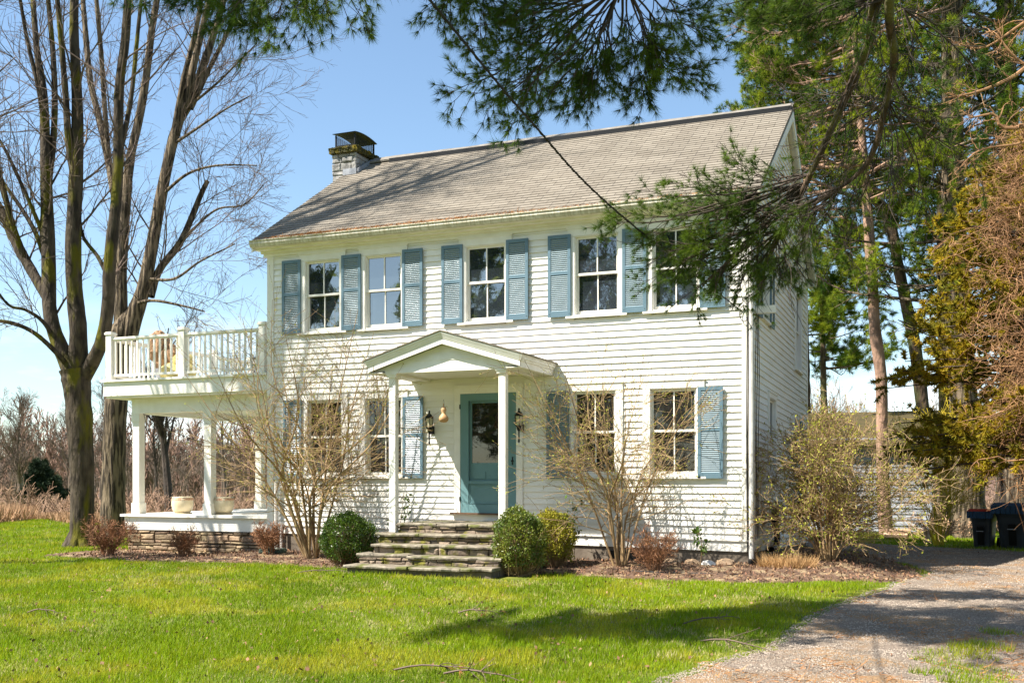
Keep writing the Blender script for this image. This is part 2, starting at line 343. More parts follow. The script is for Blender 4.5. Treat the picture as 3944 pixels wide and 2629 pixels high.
siding(sidew, 0, D, 5.5, RZ - .3, [], 3, lim=glim).build('gable_siding', SIDING, house)
mb = MB(); mb.prism([(-W + .003, .1, -.4), (-W + .003, D, -.4), (-W + .003, D, 5.6), (-W + .003, RY, RZ - .12), (-W + .003, .1, 5.6)], (.06, 0, 0)); mb.build('left_wall', WHITE, house)
mb = MB(); mb.box(-W + .1, -.1, D - .06, D - .003, -.4, 5.6); mb.build('rear_wall', WHITE, house)
# skirt boards and foundation
mb = MB()
def strip(mb, fn, a, b, d0, d1, z0, z1, n=8):
    u = np.linspace(a, b, n); o = lambda d, z: fn(u, np.full(n, d), np.full(n, z))
    V = np.stack([o(d0, z0), o(d1, z0), o(d1, z1), o(d0, z1)], 0).reshape(-1, 3); i = np.arange(n - 1); F = []
    for k in range(4): F.append(np.stack([k * n + i, k * n + i + 1, ((k + 1) % 4) * n + i + 1, ((k + 1) % 4) * n + i], -1))
    mb.add(V, np.vstack(F)); mb.add(V[[0, n, 2 * n, 3 * n]], [(0, 1, 2, 3)]); mb.add(V[[n - 1, 2 * n - 1, 3 * n - 1, 4 * n - 1]], [(0, 1, 2, 3)])
strip(mb, front, -W, 0, -.03, .02, 0, .17); strip(mb, front, -W, 0, -.055, -.01, .168, .195)
strip(mb, sidew, 0, D, -.03, .02, 0, .17); strip(mb, sidew, 0, D, -.05, -.01, .168, .19)
mb.build('skirt_board', TRIMW, house)
mb = MB(); strip(mb, front, -W + .03, -.03, .0, .3, -.7, -.003); strip(mb, sidew, .3, D, .004, .3, -.8, -.003); mb.build('foundation', CONC, house)
mb = MB(); mb.box(-2.35, -1.75, -.03, .02, -.24, -.03); mb.build('cellar_vent', DARK, house)
# corner boards, frieze, cornice
mb = MB()
mb.box(-W - .025, -W + .12, -.034, .0, .14, 5.5); mb.box(-W - .028, -W, .0, .12, .14, 5.47); mb.build('corner_board', WHITE, house)
mb = MB(); mb.box(-.14, .028, -.034, .0, 0, 5.5); mb.box(0, .030, .0, .12, -.02, 5.47); mb.build('corner_board', WHITE, house)
mb = MB(); mb.box(0, .028, D - .13, D + .028, -.22, 5.47); mb.build('corner_board', WHITE, house)
mb = MB(); mb.box(-W - .1, .1, -.045, .0, 5.463, 5.63); mb.box(-W - .14, .14, -.085, -.043, 5.52, 5.63); mb.box(-W - .18, .18, -.27, -.083, 5.60, 5.66)
mb.box(-W - .18, .18, -.20, -.083, 5.565, 5.602)
mb.build('cornice', TRIMW, house)
mb = MB(); x0, x1 = -W - .2, .2
sec = [(-.28, 5.60), (-.335, 5.60), (-.37, 5.66), (-.365, 5.70), (-.385, 5.71), (-.385, 5.725), (-.36, 5.725), (-.35, 5.665), (-.28, 5.66)]
mb.prism([(x0, y, z) for y, z in sec], (x1 - x0, 0, 0)); mb.build('gutter', AGED, house)
# roof
roof_x0, roof_x1 = -W - .185, .185
def roofpt(x, s, h=0.):      # s: distance up the slope from the eave
    L = math.hypot(1, SLOPE); n = np.array([-SLOPE, 1]) / L
    return (x, EY + s / L + n[0] * h, EZ + s * SLOPE / L + n[1] * h)
RL = math.hypot(RY - EY, RZ - EZ)
mb = MB(); k = 0; s = 0.
while s < RL - .01:
    e = min(s + COURSE, RL)
    xs = np.linspace(roof_x0, roof_x1, 24); jit = .0015 * np.sin(xs * 3 + k)
    V = []
    for (ss, h) in ((s, .0), (s, .014), (e + .02 if e < RL else e, .004)):
        V += [roofpt(x, ss, h + j) for x, j in zip(xs, jit)]
    i = np.arange(23); n = 24
    mb.add(V, np.vstack([np.stack([r_ * n + i, r_ * n + i + 1, (r_ + 1) * n + i + 1, (r_ + 1) * n + i], -1) for r_ in (0, 1)]))
    s = e; k += 1
P = [roofpt(0, 0, 0), roofpt(0, RL, 0)]
yb = D - EY
sec = [(EY, EZ - .002), (RY, RZ - .002), (yb, EZ - .002), (yb, EZ - .07), (RY, RZ - .075), (EY, EZ - .05)]
mb.prism([(roof_x0, y, z) for y, z in sec[:2] + [sec[4], sec[5]]], (roof_x1 - roof_x0, 0, 0))
mb.prism([(roof_x0, y, z) for y, z in [sec[1], sec[2], sec[3], sec[4]]], (roof_x1 - roof_x0, 0, 0))
roof = mb.build('roof', ROOFM, house)
mb = MB(); gg = R_(5); xs = np.linspace(roof_x0, roof_x1 + .01, 40); wz = .006 * np.sin(xs * 2.1) + gg.normal(0, .002, 40)
rows = [(-.16, -.065), (-.17, -.03), (0, .085), (.17, -.03), (.16, -.065)]
V = np.stack([np.stack([xs, RY + a + 0 * xs, RZ + b + wz], -1) for a, b in rows], 0).reshape(-1, 3); i = np.arange(39)
mb.add(V, np.vstack([np.stack([r_ * 40 + i, r_ * 40 + i + 1, (r_ + 1) * 40 + i + 1, (r_ + 1) * 40 + i], -1) for r_ in range(4)])); mb.build('ridge_cap', mat('ridge_shingle', (.22, .20, .17), (.16, .145, .12), 6, .9, .4, 60), roof)
mb = MB(); mb.box(roof_x0 + .9, roof_x1 - .01, RY - .21, RY - .12, RZ - .128, RZ - .028); mb.build('ridge_vent', DARK, roof)
# rake boards on the gables
for x in (roof_x1 - .03, roof_x0):
    mb = MB()
    for sgn, (ya, yc) in ((1, (EY + .02, RY)), (-1, (yb - .02, RY))):
        za, zc = EZ - .055, RZ - .08
        mb.prism([(x, ya, za), (x, yc, zc), (x, yc, zc - .17), (x, ya, za - .15)], (.032, 0, 0))
    mb.build('rake_board', TRIMW, house)
mb = MB()
for x0_, x1_ in ((.032, roof_x1 - .03),):
    for (ya, yc) in ((EY + .02, RY), (yb - .02, RY)):
        mb.prism([(x0_, ya, EZ - .10), (x0_, yc, RZ - .125), (x0_, yc, RZ - .15), (x0_, ya, EZ - .125)], (x1_ - x0_, 0, 0))
for (ya, yc) in ((0, RY), (D, RY)):
    mb.prism([(0, ya, 5.62), (0, yc, RZ - .16), (0, yc, RZ - .38), (0, ya, 5.42)], (.035, 0, 0))
mb.box(.028, roof_x1 - .03, yb - .3, yb - .03, EZ - .22, EZ - .13)
mb.build('rake_trim', TRIMW, house)
mb = MB(); gg = R_(11); n = 2600; x = np.concatenate([gg.uniform(-9.3, .1, n // 3), gg.normal(-5.6, 1.0, n // 3), gg.normal(-8, .5, n - 2 * (n // 3))]); x = np.clip(x, -9.35, .15)
P = np.stack([x, gg.uniform(-.385, -.28, n), 5.725 + gg.uniform(0, .03, n)], -1); Dn = np.tile([1., 0, .15], (n, 1)) * gg.choice([-1, 1], n)[:, None]
mb.add(*tris_at(P, Dn, (.06, .12), .01, gg, .45)); mb.build('gutter_needles', RUST, house, kind='stuff')

# ------------------------------------------------------------------ windows
def frame_pts(mb, fn, u0, u1, d0, d1, z0, z1):
    u = np.array([u0, u1]); a = lambda d, z: fn(u, np.full(2, d), np.full(2, z))
    p = [a(d0, z0)[0], a(d0, z0)[1], a(d1, z0)[1], a(d1, z0)[0], a(d0, z1)[0], a(d0, z1)[1], a(d1, z1)[1], a(d1, z1)[0]]
    mb.hexa(p)
def window(fn, a, b, z0, z1, glass, cas=.12, head=.2, n_munt=1, nm='window'):
    m = MB(); F = lambda *q: frame_pts(m, fn, *q)
    zs = z0 - .09
    F(a - .05 - cas, a - .05, -.042, .02, zs, z1 + .05); F(b + .05, b + .05 + cas, -.042, .02, zs, z1 + .05)
    F(a - .05 - cas, b + .05 + cas, -.045, .02, z1 + .052, z1 + head); F(a - .07 - cas, b + .07 + cas, -.06, -.04, z1 + head - .025, z1 + head + .002)
    F(a - .055, a - .035, -.030, .10, zs, z1 + .05); F(b + .035, b + .055, -.030, .10, zs, z1 + .05); F(a - .05, b + .05, -.028, .10, z1 + .035, z1 + .05)
    w = m.build(nm, TRIMW, house)
    m = MB(); zm = (z0 + z1) / 2 + .01
    F = lambda *q: frame_pts(m, fn, *q)
    F(a - .037, a, .012, .045, zm - .02, z1 + .035); F(b, b + .037, .012, .045, zm - .02, z1 + .035); F(a, b, .012, .045, z1, z1 + .035); F(a, b, .010, .045, zm - .02, zm + .02)
    F(a - .035, a + .002, .046, .075, z0 - .07, zm + .015); F(b - .002, b + .035, .046, .075, z0 - .07, zm + .015); F(a, b, .046, .075, z0 - .07, z0); F(a, b, .047, .075, zm - .015, zm + .014)
    for q in range(n_munt):
        c = a + (b - a) * (q + 1) / (n_munt + 1); F(c - .010, c + .010, .015, .04, zm + .02, z1); F(c - .010, c + .010, .048, .07, z0, zm - .015)
    sash = m.build('sash', WHITE, w)
    m = MB(); g = R_(int(abs(a) * 1000)); F = lambda *q: frame_pts(m, fn, *q)
    for q in range(n_munt + 1):     # every pane sits in its frame at its own slight angle, as old glazing does
        c0 = a + (b - a) * q / (n_munt + 1); c1 = a + (b - a) * (q + 1) / (n_munt + 1); t = g.uniform(.0, .004)
        for dd, zz0, zz1 in ((.030, zm, z1 + .01), (.062, z0 - .01, zm)):
            u = np.array([c0, c1]); P1 = fn(u, np.array([dd, dd + t]), np.full(2, zz0)); P2 = fn(u, np.array([dd + t * .7, dd]), np.full(2, zz1)); m.add([P1[0], P1[1], P2[1], P2[0]], [(0, 1, 2, 3)])
    m.build('pane', glass, w)
    m = MB(); frame_pts(m, fn, a - .08 - cas, b + .08 + cas, -.075, .05, zs - .035, zs); frame_pts(m, fn, a - .05, b + .05, -.03, .08, zs, zs + .025); m.build('sill', WHITE, w)
    return w
for i, (a, b) in enumerate(UPW): window(front, a, b, 4.04, 5.262, GLASSU)
for a, b in LOW: window(front, a, b, 1.30, 2.615, GLASS)
for i, (a, b, z0, z1) in enumerate(SIDEW): window(sidew, a, b, z0, z1, GLASS, cas=.10, head=.16, n_munt=0)
# opaque panes; the dark of unlit rooms is put into the glass colour
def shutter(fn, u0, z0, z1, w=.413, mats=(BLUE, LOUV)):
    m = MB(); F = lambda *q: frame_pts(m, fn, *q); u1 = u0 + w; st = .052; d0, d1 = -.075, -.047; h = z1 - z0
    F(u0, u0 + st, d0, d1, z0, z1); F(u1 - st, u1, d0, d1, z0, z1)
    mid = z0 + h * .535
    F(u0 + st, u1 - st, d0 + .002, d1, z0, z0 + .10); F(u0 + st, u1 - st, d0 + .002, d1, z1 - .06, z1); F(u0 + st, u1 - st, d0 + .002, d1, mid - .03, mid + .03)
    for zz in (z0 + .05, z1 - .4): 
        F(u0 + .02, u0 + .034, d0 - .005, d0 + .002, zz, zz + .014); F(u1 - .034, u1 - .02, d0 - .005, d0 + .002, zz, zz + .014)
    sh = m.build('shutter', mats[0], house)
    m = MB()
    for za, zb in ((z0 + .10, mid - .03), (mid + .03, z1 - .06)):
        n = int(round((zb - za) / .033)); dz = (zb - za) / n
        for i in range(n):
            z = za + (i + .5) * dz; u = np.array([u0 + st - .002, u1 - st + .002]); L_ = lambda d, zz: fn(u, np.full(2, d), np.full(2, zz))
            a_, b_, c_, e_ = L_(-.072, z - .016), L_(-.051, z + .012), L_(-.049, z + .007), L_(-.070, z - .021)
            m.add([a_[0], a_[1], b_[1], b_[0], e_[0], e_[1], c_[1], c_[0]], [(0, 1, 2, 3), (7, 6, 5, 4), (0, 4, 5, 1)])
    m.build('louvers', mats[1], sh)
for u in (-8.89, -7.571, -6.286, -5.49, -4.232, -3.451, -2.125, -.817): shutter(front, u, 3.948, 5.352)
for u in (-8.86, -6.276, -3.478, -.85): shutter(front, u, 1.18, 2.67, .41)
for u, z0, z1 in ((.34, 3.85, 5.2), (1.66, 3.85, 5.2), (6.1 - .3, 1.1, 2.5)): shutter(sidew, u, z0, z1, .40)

# ------------------------------------------------------------------ door
m = MB(); F = lambda *q: frame_pts(m, front, *q)
F(-5.243, -5.13, -.045, .02, .53, 2.825); F(-4.05, -3.93, -.045, .02, .53, 2.825); F(-5.13, -4.05, -.045, .02, 2.69, 2.825); F(-5.26, -3.92, -.065, -.03, 2.80, 2.84)
dc = m.build('door_casing', TRIMW, house)
m = MB(); F(-5.30, -3.88, -.12, .03, .50, .53); m.build('threshold', BROWNW, dc)
m = MB(); F(-5.26, -3.92, -.04, .02, .20, .50); m.build('kick_board', WHITE, dc)
m = MB(); F = lambda *q: frame_pts(m, front, *q)     # screen door
F(-5.13, -4.97, -.035, .02, .53, 2.69); F(-4.21, -4.05, -.035, .02, .53, 2.69); F(-4.97, -4.21, -.035, .02, 2.56, 2.69); F(-4.97, -4.21, -.035, .02, 1.07, 1.13)
F(-4.97, -4.21, -.033, .02, .53, .69)
F(-4.97, -4.21, -.010, .02, .69, 1.07)
F(-4.955, -4.94, -.02, .0, .70, 1.06); F(-4.24, -4.225, -.02, .0, .70, 1.06); F(-4.94, -4.24, -.02, .0, 1.045, 1.06); F(-4.94, -4.24, -.028, .0, .70, .715)
door = m.build('door', DOORB, house, label='blue screen door with a tall dark glass over a panelled base')
m = MB(); F = lambda *q: frame_pts(m, front, *q)     # inner door seen through the opening
F(-4.97, -4.93, .03, .06, 1.13, 2.56); F(-4.25, -4.21, .03, .06, 1.13, 2.56); F(-4.93, -4.25, .03, .06, 2.52, 2.56); F(-4.93, -4.25, .03, .06, 1.13, 1.46)
F(-4.90, -4.66, .018, .032, 1.17, 1.30); F(-4.57, -4.30, .018, .032, 1.17, 1.30)
m.build('inner_frame', DOORB, door)
m = MB(); F = lambda *q: frame_pts(m, front, *q); F(-4.93, -4.25, .04, .055, 1.46, 2.52); m.build('door_glass', GLASS, door)
m = MB(); m.beam((-4.12, -.035, 1.42), (-4.12, -.035, 1.56), .02, .02, (0, 1, 0)); m.beam((-4.12, -.07, 1.49), (-4.12, -.03, 1.49), .03, .03); m.build('handle', DARK, door)
m = MB()
for z in (.78, 2.42): m.beam((-5.135, -.045, z), (-5.135, -.045, z + .08), .016, .016, (0, 1, 0))
m.build('hinges', DARK, door)

# ------------------------------------------------------------------ entry canopy
PX, HWd, PY = -4.745, 1.43, -1.62
pk, ev = 3.60, 3.165
por = MB(); sl = (pk - ev) / HWd
for sg in (-1, 1):      # roof deck under the shingles
    por.prism([(PX, PY + .03, pk - .03), (PX + sg * (HWd - .03), PY + .03, ev - .02), (PX + sg * (HWd - .03), PY + .03, ev - .075), (PX, PY + .03, pk - .085)], (0, -PY - .05, 0))
canopy = por.build('entry_canopy', TRIMW, house, label='small gabled canopy over the front door')
m = MB()
for sg in (-1, 1):
    n = 11
    for k in range(n):
        a0, a1 = k / n, (k + 1) / n; x0_, x1_ = PX + sg * HWd * 1.02 * (1 - a0), PX + sg * HWd * 1.02 * (1 - a1); z0_, z1_ = pk - sl * HWd * 1.02 * (1 - a0), pk - sl * HWd * 1.02 * (1 - a1)
        m.hexa([(x0_, PY - .02, z0_ - .012), (x1_, PY - .02, z1_ - .012), (x1_, -.02, z1_ - .012), (x0_, -.02, z0_ - .012), (x0_, PY - .02, z0_ + .012), (x1_, PY - .02, z1_ + .002), (x1_, -.02, z1_ + .002), (x0_, -.02, z0_ + .012)])
m.build('canopy_shingles', ROOFM, canopy)
m = MB()
def rake(m, y0, y1, t0, t1, inset=0.):
    for sg in (-1, 1):
        xe = PX + sg * (HWd - inset)
        m.prism([(PX, y0, pk - t0), (xe, y0, pk - t0 - sl * (HWd - inset)), (xe, y0, pk - t1 - sl * (HWd - inset)), (PX, y0, pk - t1)], (0, y1 - y0, 0))
rake(m, PY, PY + .06, .018, .05); rake(m, PY + .018, PY + .07, .05, .085, .012); rake(m, PY + .032, PY + .07, .085, .115, .03); rake(m, PY + .045, PY + .075, .115, .215, .05)
m.build('gable_trim', TRIMW, canopy)
m = MB()      # tympanum of flat boards
zb_ = 2.985; xw = (pk - .2 - zb_) / sl
zz = zb_; k = 0
while zz < pk - .22:
    zt = min(zz + .15, pk - .2); wa = (pk - .2 - zz) / sl; wb = max(.0, (pk - .2 - zt) / sl); wa = min(wa, HWd - .03); wb = min(wb, HWd - .03)
    m.hexa([(PX - wa, PY + .17 + .0 * k, zz), (PX + wa, PY + .17, zz), (PX + wa, PY + .2, zz), (PX - wa, PY + .2, zz), (PX - wb - .001, PY + .18, zt), (PX + wb + .001, PY + .18, zt), (PX + wb + .001, PY + .2, zt), (PX - wb - .001, PY + .2, zt)])
    zz = zt; k += 1
m.build('tympanum', TRIMW, canopy)
m = MB()      # side eaves with moulded fascia, ceiling, rake soffit
for sg in (-1, 1):
    xe = PX + sg * HWd
    for (o0, o1, z0_, z1_) in ((.0, .04, ev - .045, ev - .008), (.01, .05, ev - .085, ev - .045), (.03, .07, ev - .12, ev - .085), (.05, .08, ev - .215, ev - .12)):
        xa, xb = sorted((xe - sg * o0, xe - sg * o1)); m.box(xa, xb, PY + .06, -.03, z0_, z1_)
    xa, xb = sorted((xe - sg * .06, PX + sg * 1.12)); m.box(xa, xb, PY + .075, -.03, ev - .218, ev - .205)
m.box(PX - 1.10, PX + 1.10, PY + .20, -.025, 2.972, 2.984)
for sg in (-1, 1):
    xa, xb = sorted((PX + sg * 1.10, PX + sg * .98)); m.box(xa, xb, PY + .20, -.03, 2.93, 2.97)
m.box(PX - 1.12, PX + 1.12, PY + .162, PY + .30, 2.945, 2.99)
m.build('canopy_ceiling', TRIMW, canopy)
m = MB()
for sg, zf in ((-1, .278), (1, .40)):
    xc = PX + sg * 1.005
    m.box(xc - .06, xc + .06, PY + .20, PY + .32, zf, 2.93); m.box(xc - .085, xc + .085, PY + .175, PY + .345, 2.88, 2.925); m.box(xc - .1, xc + .1, PY + .16, PY + .36, 2.92, 2.944)
    m.build('canopy_post', TRIMW, canopy); m = MB()

# ------------------------------------------------------------------ stonework helper
def stonewall(fn, u0, u1, z0, z1, mat_, parent, name, seed, hr=(.07, .14), wr=(.12, .38), proud=.05, gap=.012):
    g = R_(seed); m = MB(); z = z0
    while z < z1 - .02:
        h = min(g.uniform(*hr), z1 - z);  h = z1 - z if z1 - z - h < .03 else h; u = u0
        while u < u1 - .01:
            w = min(g.uniform(*wr), u1 - u); w = u1 - u if u1 - u - w < .06 else w
            a, b, c, d = u + gap / 2, u + w - gap / 2, z + gap / 2, z + h - gap / 2
            ch = min(.022, (b - a) * .2, (d - c) * .25); pr = proud * g.uniform(.4, 1.)
            j = lambda s=.012: g.uniform(-s, s)
            outer = [(a + j(), 0, c + j()), (b + j(), 0, c + j()), (b + j(), 0, d + j()), (a + j(), 0, d + j())]
            mid = [(o[0], -pr * .7, o[2]) for o in outer]; inn = [(o[0] + sx * ch + j(.006), -pr - j(.006), o[2] + sz * ch + j(.006)) for o, sx, sz in zip(outer, (1, -1, -1, 1), (1, 1, -1, -1))]
            pts = np.array(outer + mid + inn); V = fn(pts[:, 0], pts[:, 1], pts[:, 2])
            m.add(V, [(0, 1, 5, 4), (1, 2, 6, 5), (2, 3, 7, 6), (3, 0, 4, 7), (4, 5, 9, 8), (5, 6, 10, 9), (6, 7, 11, 10), (7, 4, 8, 11), (8, 9, 10, 11)])
            u += w
        z += h
    return m.build(name, mat_, parent)
flat = lambda y0: (lambda u, d, z: np.stack([u, y0 + d, z], -1))
flatx = lambda x0, s=1: (lambda u, d, z: np.stack([x0 - s * d, u, z], -1))

# ------------------------------------------------------------------ chimney
m = MB(); m.box(-9.66, -9.13, 3.05, 3.88, -.4, 8.37); chim = m.build('chimney', mat('chimney_core', (.42, .40, .37), (.25, .24, .22), 8, .9, .6, 20), house)
stonewall(flat(3.05), -9.70, -9.08, 5.2, 8.37, CHIMST, chim, 'chimney_stones', 21, (.09, .2), (.12, .36), .055)
stonewall(flatx(-9.13), 3.02, 3.9, 7.3, 8.37, CHIMST, chim, 'chimney_stones', 22, (.08, .17), (.12, .3), .05)
gg = R_(9); m = MB(); m.box(-9.74, -9.03, 2.95, 3.98, 8.372, 8.50)
for k in range(120):
    x = gg.uniform(-9.74, -9.04); z = gg.uniform(8.38, 8.50); r = gg.uniform(.015, .032); c = (x, 2.95 + gg.uniform(-.01, .02), z) if k % 2 else (-9.03, gg.uniform(2.95, 3.98), z)
    m.lathe([(0, -r * .7), (r, -r * .3), (r, r * .3), (0, r * .7)], c, 6)
m.build('chimney_crown', MOSSY, chim)
m = MB(); m.box(-9.07, -9.04, 3.25, 3.95, 8.0, 8.12); m.prism([(-9.035, 3.02, 7.84), (-9.035, 3.75, 8.30), (-9.035, 3.75, 8.44), (-9.035, 3.02, 8.0)], (-.02, 0, 0)); m.box(-9.40, -9.06, 2.97, 2.985, 7.83, 8.0); m.build('flashing', LEAD, chim)
cx0, cx1, cy0, cy1 = -9.62, -9.14, 3.05, 3.88
m = MB()
for x in (cx0, cx1):
    for y in (cy0, cy1): m.box(x - .014, x + .014, y - .014, y + .014, 8.50, 8.79)
m.box(cx0, cx1, cy0 - .012, cy0, 8.5, 8.56); m.box(cx1, cx1 + .012, cy0, cy1, 8.5, 8.56)
# wire mesh of the spark arrestor
for k in range(1, 24):
    x = cx0 + (cx1 - cx0) * k / 24
    for y in (cy0, cy1): m.box(x - .002, x + .002, y - .002, y + .002, 8.55, 8.78)
for k in range(1, 36):
    y = cy0 + (cy1 - cy0) * k / 36
    for x in (cx0, cx1): m.box(x - .002, x + .002, y - .002, y + .002, 8.55, 8.78)
for k in range(1, 9):
    z = 8.56 + k * .025; m.box(cx0, cx1, cy0 - .003, cy0 + .001, z - .002, z + .002); m.box(cx1 - .001, cx1 + .003, cy0, cy1, z - .002, z + .002)
cap = m.build('chimney_cap', DARK, chim)
m = MB(); n = 11; xs = np.linspace(cx0 - .05, cx1 + .05, 2); ys = np.linspace(cy0 - .07, cy1 + .07, n); zc = 8.82 - .05 * (np.abs(np.linspace(-1, 1, n)) ** 2) + .03
V = [(x, y, z + o) for o in (0, .012) for x in xs for y, z in zip(ys, zc)]
i = np.arange(n - 1); m.add(V, np.vstack([np.stack([i, i + 1, n + i + 1, n + i], -1), np.stack([2 * n + i, 3 * n + i, 3 * n + i + 1, 2 * n + i + 1], -1), np.stack([i, 2 * n + i, 2 * n + i + 1, i + 1], -1), np.stack([n + i, n + i + 1, 3 * n + i + 1, 3 * n + i], -1)]))
m.build('cap_lid', mat('dull_tin', (.05, .05, .052), (.025, .025, .025), 6, .55), cap)

# ------------------------------------------------------------------ side porch and roof deck
deck = None
XL, XR, Y0, Y1 = -13.36, -W - .035, .0, 5.0
m = MB(); m.box(XL, XR, Y0, Y0 + .04, 2.90, 3.19); m.box(XL, XL + .04, Y0 + .04, Y1, 2.90, 3.19); m.box(XL + .04, XR, Y1 - .04, Y1, 2.9, 3.19)
m.box(XL - .05, XR, Y0 - .05, Y1 + .05, 3.19, 3.235); m.box(XL + .04, XR, Y0 + .04, Y1 - .04, 2.86, 2.90)
porch = m.build('side_porch', WHITE, house, label='open side porch with a white railed roof deck')
m = MB(); m.box(-12.88, XR, .30, .50, 2.55, 2.858); m.box(-12.88, -12.68, .50, 4.75, 2.55, 2.858); m.box(-12.68, XR, 4.55, 4.75, 2.55, 2.858); m.box(-12.68, XR, .5, 4.55, 2.70, 2.74); m.build('porch_beam', TRIMW, porch)
for px, py in ((-12.80, .33), (-10.96, .33), (-9.36, .33), (-12.80, 4.58), (-10.96, 4.58), (-9.36, 4.58)):
    m = MB(); m.box(px - .085, px + .085, py - .0, py + .17, .45, 2.55); m.box(px - .105, px + .105, py - .02, py + .19, .45, .68); m.box(px - .105, px + .105, py - .02, py + .19, 2.38, 2.55); m.build('porch_post', WHITE, porch)
m = MB(); m.box(-13.05, XR, .14, 4.9, .40, .45); m.box(-12.98, XR, .2, .24, .13, .40); m.box(-12.98, -12.94, .24, 4.85, .13, .40); m.build('porch_floor', WHITE, porch)
m = MB(); m.box(-12.9, XR, .26, .5, -.7, .13); m.box(-12.9, -12.7, .5, 4.8, -.7, .13); fnd = m.build('porch_foundation', MORTAR, porch)
stonewall(flat(.26), -12.92, XR, -.42, .125, STONE, fnd, 'foundation_stones', 31, (.06, .14), (.12, .42), .06)
def newel(m, x, y, zb=3.235, zt=4.24):
    m.box(x - .07, x + .07, y - .07, y + .07, zb, zt - .06); m.box(x - .09, x + .09, y - .09, y + .09, zt - .06, zt - .02); m.box(x - .075, x + .075, y - .075, y + .075, zt - .02, zt)
posts_f = [(-13.24, .08), (-11.36, .08), (-9.42, .08)]; posts_l = [(-13.24, 1.75), (-13.24, 3.4), (-13.24, 4.9)]; posts_b = [(-11.36, 4.9), (-9.42, 4.9)]
for x, y in posts_f + posts_l + posts_b:
    m = MB(); newel(m, x, y); m.build('railing_post', WHITE, porch)
def railing(p, q):
    p = np.array(p, float); q = np.array(q, float); t = (q - p); L_ = np.linalg.norm(t); t /= L_; a, b = p + t * .07, q - t * .07; m = MB()
    e = lambda v, z: (v[0], v[1], z)
    m.beam(e(a, 4.10), e(b, 4.10), .085, .045); m.beam(e(a, 4.065), e(b, 4.065), .04, .03); m.beam(e(a, 3.33), e(b, 3.33), .05, .045)
    n = int(L_ / .145)
    for k in range(n):
        c = a + (b - a) * (k + .6) / n; m.box(c[0] - .017, c[0] + .017, c[1] - .017, c[1] + .017, 3.352, 4.05)
    m.build('railing', WHITE, porch)
ring = posts_f[::-1] + posts_l + posts_b
for p, q in zip(ring[:-1], ring[1:]): railing(p, q)

# ------------------------------------------------------------------ downspouts and cables on the house
m = MB(); m.tubes([[(.02, -.09, z) for z in (-.10, 1.5, 3.2, 5.45)]], .04, 10); m.tubes([[(.02, -.09, 5.4), (.02, -.12, 5.5), (.02, -.27, 5.62)]], .04, 10); dn = m.build('downspout', DIRTYW, house)
m = MB()
for k in range(13): m.lathe([(.045, -.011), (.058, 0), (.045, .011)], (.02, -.09, -.13 - .014 * k * 1.1), 12)
m.lathe([(.045, -.3), (.045, -.1)], (.02, -.09, 0), 12); m.build('drain_boot', RUBBER, dn)
for x in (-9.0, -8.88):
    m = MB(); m.tubes([[(x, -.1, z) for z in (-.28, .3, 1.12 if x < -8.95 else .35)]], .035 if x < -8.95 else .028, 8); m.build('downspout', DIRTYW, house)
m = MB()
m.tubes([[(-.035, -.045, 5.4), (-.03, -.05, 4.2), (-.035, -.05, 3), (-.05, -.055, 1.7), (-.04, -.05, .6), (-.03, -.05, -.1)]], .009, 5)
m.tubes([[(-.06, -.05, 4.05), (-.055, -.05, 3.4), (-.065, -.055, 2.2), (-.06, -.05, .9), (-.05, -.05, 0)]], .008, 5)
for dx, ph in ((.22, 0.), (.36, 1.), (.52, 2.)):
    zz = np.linspace(3.86, .2, 12); m.tubes(np.stack([np.full(12, .035), dx + .06 * np.sin(zz * 2 + ph), zz], -1), .006, 4)
m.tubes(np.stack([-.1 + .07 * np.cos(np.linspace(0, 6.6, 16)), np.full(16, -.07), 3.82 + .13 * np.sin(np.linspace(0, 6.6, 16))], -1), .007, 4)
m.build('service_cables', CABLE, house)
m = MB(); m.box(.03, .34, .26, .36, 3.86, 3.98); m.build('bracket_block', WHITE, house)
m = MB(); m.box(.0, .14, 2.0, 2.12, .3, .62); m.tubes([[(.09, 2.06, .4), (.12, 2.04, .1), (.12, 1.85, -.02), (.12, 1.3, -.03)]], .055, 8); m.build('vent_pipe', RUBBER, house)
